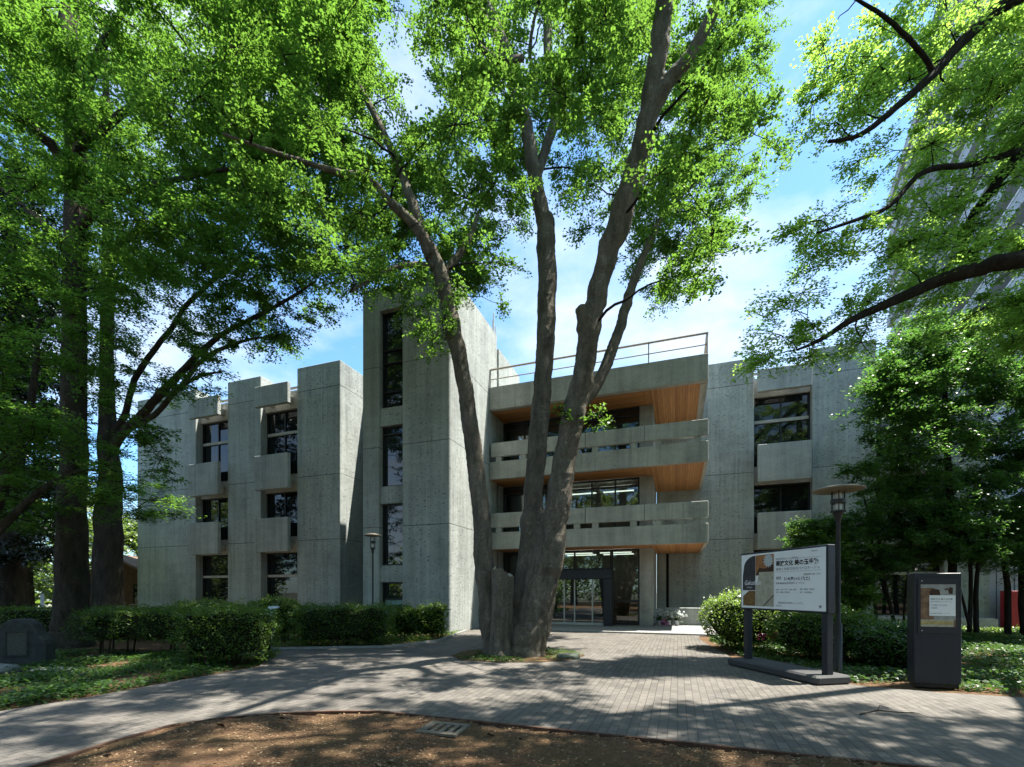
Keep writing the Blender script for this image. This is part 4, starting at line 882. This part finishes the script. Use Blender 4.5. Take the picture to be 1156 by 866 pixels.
# ------------------------------------------------------------------ hedges, shrubs
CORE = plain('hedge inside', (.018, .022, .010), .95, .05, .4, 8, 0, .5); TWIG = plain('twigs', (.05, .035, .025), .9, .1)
def hedge(name, loc, rz, sx, sy, z0, z1, n, size, mat, label, cat, group, seed, round_=.25, lump=.10, stems=6, dome=False, density_low=.35):
    r = np.random.default_rng(seed); o = empty(name, loc, rz, label, cat, group)
    h = z1 - z0; ph = r.uniform(0, 6, 8)
    def surf(d):
        # superellipsoid surface
        e = 2.0 if dome else 2.0 / max(round_, .05)
        k = (np.abs(d) ** e).sum(1) ** (-1 / e); p = d * k[:, None]
        b = 1 + lump * (np.sin(4 * p[:, 0] * sx + ph[0]) * np.sin(4 * p[:, 1] * sy + ph[1]) + .8 * np.sin(5.3 * p[:, 2] * h + ph[2] + 3 * p[:, 0] * sx) + .6 * np.sin(9 * p[:, 0] * sx + 8 * p[:, 2] * h + ph[3]))
        sc_ = np.array([sx / 2, sy / 2, h / 2]); q = p * sc_
        return q + (p * np.minimum(sc_, .6)) * (b - 1)[:, None]
    d = r.normal(0, 1, (n * 2, 3)); 
    # weight by box face areas
    ax = r.choice(3, n * 2, p=np.array([sy * h, sx * h, sx * sy]) / (sy * h + sx * h + sx * sy)); d = r.uniform(-1, 1, (n * 2, 3)); d[np.arange(n * 2), ax] = r.choice([-1., 1.], n * 2)
    P = surf(d); P *= (1 - .16 * r.uniform(0, 1, n * 2) ** 2)[:, None]
    keep = r.uniform(0, 1, n * 2) < np.clip(density_low + (P[:, 2] / h + .5) * 1.1, 0, 1); P = P[keep][:n]
    sc_ = np.array([sx / 2, sy / 2, h / 2]); outw = P / sc_ ** 1.4; outw /= np.linalg.norm(outw, axis=1)[:, None]
    st_ = r.uniform(0, 1, len(P)) < .12; P = P + (st_ * r.uniform(.02, .15, len(P)))[:, None] * (outw * .5 + np.array([0, 0, .7]))
    Q = leaf_quads(P, r, size, size * .6, .35, outw * .8 + np.array([0, 0, .5])); Q[..., 2] += (z0 + z1) / 2
    quads('foliage', Q, mat, o)
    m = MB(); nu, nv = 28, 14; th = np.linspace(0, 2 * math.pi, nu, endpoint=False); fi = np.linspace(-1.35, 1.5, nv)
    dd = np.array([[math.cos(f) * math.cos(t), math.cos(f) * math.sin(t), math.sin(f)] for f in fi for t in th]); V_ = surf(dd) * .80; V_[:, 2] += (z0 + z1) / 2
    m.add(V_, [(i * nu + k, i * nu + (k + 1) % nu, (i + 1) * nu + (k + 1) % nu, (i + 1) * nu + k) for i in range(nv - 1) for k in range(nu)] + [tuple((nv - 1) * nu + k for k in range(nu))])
    m.build('dark_core', CORE, o)  # solid dark core, its colour standing in for shade between the leaves
    m = MB()
    for q in range(stems):
        x, y = r.uniform(-.4, .4) * sx, r.uniform(-.4, .4) * sy
        m = MB(); m.tube([(x, y, -.05), (x + r.normal(0, .05), y + r.normal(0, .05), (z0 + z1) * .3), (x + r.normal(0, .12), y + r.normal(0, .1), (z0 + z1) * .6)], [.025, .02, .012], 6); m.build('stem', TWIG, o)
    return o
G_ = 'clipped hedges left of the entrance'
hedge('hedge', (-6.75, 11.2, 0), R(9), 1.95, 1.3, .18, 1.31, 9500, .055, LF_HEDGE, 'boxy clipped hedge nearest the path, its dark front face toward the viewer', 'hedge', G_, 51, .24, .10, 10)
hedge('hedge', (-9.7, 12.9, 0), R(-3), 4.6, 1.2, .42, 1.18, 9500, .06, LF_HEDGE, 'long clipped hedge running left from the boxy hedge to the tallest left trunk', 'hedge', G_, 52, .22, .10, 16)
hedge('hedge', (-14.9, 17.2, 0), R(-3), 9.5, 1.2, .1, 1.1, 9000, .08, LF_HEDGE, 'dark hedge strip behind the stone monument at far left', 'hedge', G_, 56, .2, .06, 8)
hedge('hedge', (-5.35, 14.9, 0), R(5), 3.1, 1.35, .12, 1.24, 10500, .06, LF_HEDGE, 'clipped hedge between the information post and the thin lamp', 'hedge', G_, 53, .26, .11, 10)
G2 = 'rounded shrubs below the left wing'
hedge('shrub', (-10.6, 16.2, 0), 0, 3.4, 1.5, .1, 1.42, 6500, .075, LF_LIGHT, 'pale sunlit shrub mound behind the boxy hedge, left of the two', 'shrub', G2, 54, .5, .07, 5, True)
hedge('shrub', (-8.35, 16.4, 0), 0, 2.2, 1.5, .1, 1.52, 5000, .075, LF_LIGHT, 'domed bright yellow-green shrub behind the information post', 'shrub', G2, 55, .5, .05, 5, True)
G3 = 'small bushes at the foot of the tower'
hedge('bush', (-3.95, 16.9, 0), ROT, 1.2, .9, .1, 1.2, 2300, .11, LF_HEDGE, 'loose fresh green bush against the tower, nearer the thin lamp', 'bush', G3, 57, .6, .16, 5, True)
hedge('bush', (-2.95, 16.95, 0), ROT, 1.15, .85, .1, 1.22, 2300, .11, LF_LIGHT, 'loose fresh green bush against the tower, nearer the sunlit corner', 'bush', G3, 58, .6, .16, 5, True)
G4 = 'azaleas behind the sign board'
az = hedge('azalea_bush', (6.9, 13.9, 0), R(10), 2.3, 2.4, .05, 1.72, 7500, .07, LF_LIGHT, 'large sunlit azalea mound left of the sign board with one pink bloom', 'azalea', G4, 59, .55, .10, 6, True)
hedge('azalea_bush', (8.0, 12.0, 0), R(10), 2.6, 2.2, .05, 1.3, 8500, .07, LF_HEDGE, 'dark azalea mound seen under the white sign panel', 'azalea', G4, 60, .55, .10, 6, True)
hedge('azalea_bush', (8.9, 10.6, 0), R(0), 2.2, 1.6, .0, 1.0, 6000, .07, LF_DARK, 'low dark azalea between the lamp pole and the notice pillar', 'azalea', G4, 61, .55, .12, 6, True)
fl = tag(blobs([(0, 0, 0)], .10, 40, np.random.default_rng(3), leafmat('azalea petals', (.45, .03, .14), (.6, .06, .22), (.5, .05, .2), .35), 'azalea_blossom', az), None); fl.location = (.15, -1.12, .50)
fl2 = blobs([(0, 0, 0)], .08, 18, np.random.default_rng(4), fl.data.materials[0], 'azalea_blossom', az); fl2.location = (-.25, -1.1, .5)

# ------------------------------------------------------------------ ground cover, litter (uncountable)
def cover(name, poly, n, size, hgt, mat, label, seed, up=1.0, asp=.7, clump=0, bed=False):
    r = np.random.default_rng(seed); xs, ys = zip(*poly); P = np.zeros((0, 2))
    while len(P) < n:
        q = np.stack([r.uniform(min(xs), max(xs), 2 * n), r.uniform(min(ys), max(ys), 2 * n)], 1)
        if clump:
            f = np.sin(q[:, 0] * 1.7 + seed) * np.sin(q[:, 1] * 2.1 + 2 * seed) + .6 * np.sin(q[:, 0] * 4.3 + 1.3 * q[:, 1]); q = q[r.uniform(0, 1, len(q)) < np.clip(.5 + clump * f, .06, 1)]
        P = np.concatenate([P, q[in_poly(q, poly)]])
    P = P[:n]; z = hgt * r.uniform(0, 1, n) ** 1.3 * (1 + .5 * np.sin(P[:, 0] * 2.3) * np.sin(P[:, 1] * 1.9))
    z = z + (relief(P[:, 0], P[:, 1]) + .006 if bed else 0)
    Q = leaf_quads(np.column_stack([P, z - .02]), r, size, size * asp, up)
    return tag(quads(name, Q, mat), label, None, None, 'stuff')
lawnp = lawn_edge + [(-6.3, 12.6), (-9.2, 13.2), (-12.8, 16.5), (-22, 17), (-22, .5)]
def inset(p, d):
    c = np.mean(np.array(p), 0); return p
cover('ground_cover', [(x - .12, y) for x, y in lawn_edge] + lawnp[7:9] + [(-14.5, 13.5), (-14.5, 5.2), (-8.4, 5.2)], 34000, .075, .13, LF_GC, 'low green ground cover left of the path', 71, .9, .7, .45)
cover('ground_cover', [(-9.2, 14.2), (-7.3, 14.0), (-4.0, 14.5), (-3.2, 15.3), (-2.6, 16.3), bw(.1, 1.2)[:2], bw(0, .1)[:2], bw(-4.4, -.1)[:2], bw(-8, 2.9)[:2], (-13, 20)], 13000, .085, .17, LF_HEDGE, 'fresh green ground cover below the tower and left wing', 72, .8)
cover('ground_cover', [(6.1, 12.0), (6.5, 9.0), (7.2, 8.65), (8.6, 7.9), (11.5, 6.7), (15, 9), (24, 18), (24, 20), (12.5, 19), (9, 18.6), (7.7, 17.9), (7.0, 16.5)], 52000, .085, .14, LF_GC, 'dark ground cover under the saplings at right', 73, .9, .7, .35)
cover('grass', [bw(12.5, 9.3)[:2], bw(12.5, 5.5)[:2], bw(26, 3.5)[:2], bw(28, 9.3)[:2]], 14000, .12, .22, LF_LIGHT, 'sunlit grass strip in front of the right wing', 74, .2, .3)
ivy = [(-1.62, 12.5), (-1.3, 11.75), (-.3, 11.35), (.7, 11.35), (1.5, 11.75), (1.95, 12.5), (1.7, 13.3), (.9, 14.0), (-.4, 14.1), (-1.3, 13.5)]
tag(MB().prism(ivy, -.05, .02).build('soil_patch', SOIL), 'bare soil patch around the big tree', None, None, 'structure')
cover('ground_cover', ivy, 4500, .06, .09, LF_GC, 'short ivy around the foot of the big tree', 75, .9, .7, .5)
def litter():
    m, n, o = newmat('dry leaf litter'); g = N(n, 'ShaderNodeNewGeometry'); r = g.outputs['Random Per Island']
    col = ramp(n, r, [(0, (.07, .04, .022)), (.45, (.16, .095, .052)), (.85, (.27, .18, .10)), (1, (.36, .29, .19))]); bsdf(n, o, col, .8, .2); return m
LIT = litter()
dirtp = [(x, y - .06) for x, y in edge[1:]] + [(14, -.5), (0, 1.5), (-4.6, 2.5)]
cover('leaf_litter', dirtp, 30000, .034, .006, LIT, 'dry leaf litter and bark chips on the brown soil', 76, 2.0, .5, .3, True)
for k_, (a_, b_, c_) in enumerate(((26, .07, .05), (10, .12, .09))): cover('leaf_litter', dirtp, a_ * 8, a_ and b_, .012, LIT, ('larger dry leaves on the brown soil', 'largest curled leaves on the brown soil')[k_], 80 + k_, .9, .6, 0, True)
cover('leaf_litter', [(x, y) for x, y in lawnp], 5000, .04, .01, LIT, 'dry leaf litter on the soil left of the path', 77, 2.5, .5)
o_ = cover('leaf_litter', pave, 420, .04, .002, LIT, 'few fallen leaves scattered over the paving', 78, 3, .5); o_.location.z = .026
cover('leaf_litter', [(6.3, 12), (6.5, 8.9), (14, 6), (20, 4), (22, 12), (10, 17)], 6000, .045, .01, LIT, 'dry leaf litter under the saplings at right', 79, 2.5, .5)
m = MB(); m.tube([(-.4, 0, .01), (-.1, .06, .05), (.2, .02, .03), (.45, .1, .01)], [.010, .009, .007, .004], 6); m.tube([(-.1, .06, .05), (.05, .22, .08), (.25, .3, .03)], [.007, .005, .003], 5); m.tube([(.2, .02, .03), (.3, -.12, .06), (.42, -.16, .02)], [.006, .004, .003], 5)
o = tag(m.build('fallen_twig', BARK_T), 'small fallen twig lying on the paving in front of the notice pillar', 'twig'); o.location = (5.3, 6.55, 0)

# ------------------------------------------------------------------ trees further off (and unseen ones added behind the viewer: mirrored, cutting sky light)
def far_tree(seed, h, rad):
    T = Tree(seed); T.limb([(0, 0, -.2, .34), (0, 0, 1.5, .26), (.1, .1, h * .45, .2), (0, 0, h * .75, .12), (0, 0, h * .95, .04)], 10, .05, view=False)
    c = []
    while len(c) < 62:
        q = T.r.normal(0, 1, 3); q /= np.linalg.norm(q); q *= T.r.uniform(.35, 1) ** .5; c.append([q[0] * rad, q[1] * rad, h * .60 + q[2] * h * .38])
    c = np.array(c); T.grow(c, .05); T.leaves(c, rad * .27, 150, .27, .8, .55); return T
FT = [far_tree(90, 11, 4.2).finish('background_tree', (0, 0, 0), 'x', LF_FAR, BARK_M), far_tree(91, 8, 3.6).finish('background_tree', (0, 0, 0), 'x', LF_FAR, BARK_M)]
spots = [(-33, 34, 0, 'pale green tree behind the wooden house'), (-38, 27, 1, 'pale green tree in the gap left of the two mossy trunks'), (-27, 40, 0, 'tall tree rising behind the far corner of the left wing'),
         (-31, 22, 1, 'bushy tree deep in the shade at far left'), (-33, 41, 1, 'sunlit tree right beside the wooden house'), (-46, 36, 0, 'distant tree far left beyond the white pole'),
         (27, 12, 0, 'tree beyond the right edge, next to the annex'), (30, 22, 1, 'tree in front of the apartment tower'), (36, 26, 0, 'tall tree at the foot of the apartment tower'),
         (-30, 35, 1, 'sunlit leafy tree showing between the mossy trunks and the left wing'), (-27, 26, 0, 'dense dark tree behind the dark conifer'), (-36, 20, 0, 'dark tree beyond the left edge behind the hedge strip'),
         (-16, -8, 0, 'unseen tree behind the viewer mirrored in the left wing windows'), (-7, -11, 0, 'unseen tree behind the viewer mirrored left of the entrance doors'), (0, -9, 1, 'small unseen tree behind the viewer mirrored in the entrance doors'), (7, -12, 0, 'unseen tree behind the viewer mirrored right of the entrance doors'),
         (15, -10, 1, 'small unseen tree behind the viewer mirrored in the lower right panes'), (22, -7, 0, 'unseen tree behind the viewer mirrored in the upper right panes'), (-26, -6, 1, 'small unseen tree behind the viewer mirrored in the far left windows'), (-3, -20, 0, 'farther unseen tree behind the viewer mirrored above the entrance porch'), (12, -21, 0, 'farther unseen tree behind the viewer mirrored in the right wing windows'), (-17, -19, 0, 'farther unseen tree behind the viewer mirrored in the tower windows')]
for i, (x, y, k, lab) in enumerate(spots):
    src = FT[k]; used = src.get('used')
    if not used: o = src; src['used'] = 1
    else:
        o = src.copy(); C.objects.link(o)
        for ch in src.children: q = ch.copy(); C.objects.link(q); q.parent = o
    o.location = (x, y, -.05); o.rotation_euler = (0, 0, i * 1.7); s_ = (.85 + .3 * ((i * 37) % 10) / 10) * (1.5 if y < 0 else 1.0); o.scale = (s_, s_, s_)  # unseen trees behind the viewer are enlarged to block sky light
    tag(o, lab, 'tree', 'trees standing farther off')
for o in FT:
    if 'used' in o: del o['used']
for o in C.objects:
    if 'used' in o: del o['used']

# ------------------------------------------------------------------ distant belt of woods
def woods(name, R0, a0, a1, n, hgt, size, label, seed):
    r = np.random.default_rng(seed); a = r.uniform(a0, a1, n); top = hgt * (.65 + .22 * np.sin(a * 9 + seed) + .13 * np.sin(a * 23 + 2 * seed))
    z = top * r.uniform(0, 1, n) ** .8; rad = R0 + r.uniform(0, 7, n) + 1.5 * np.sin(a * 31)
    P = np.stack([rad * np.sin(a), rad * np.cos(a), z], 1)
    return tag(quads(name, leaf_quads(P, r, size, size * .7, .4), LF_FAR), label, None, None, 'stuff')
woods('woods', 62, -1.5, -.35, 16000, 9, .75, 'distant belt of green woods beyond the left wing', 61)
woods('woods', 60, .75, 1.5, 9000, 8, .75, 'distant belt of green woods beyond the right edge', 62)
woods('woods', 40, 1.6, 4.9, 19000, 11, .75, 'belt of green woods mirrored in the panes', 63)
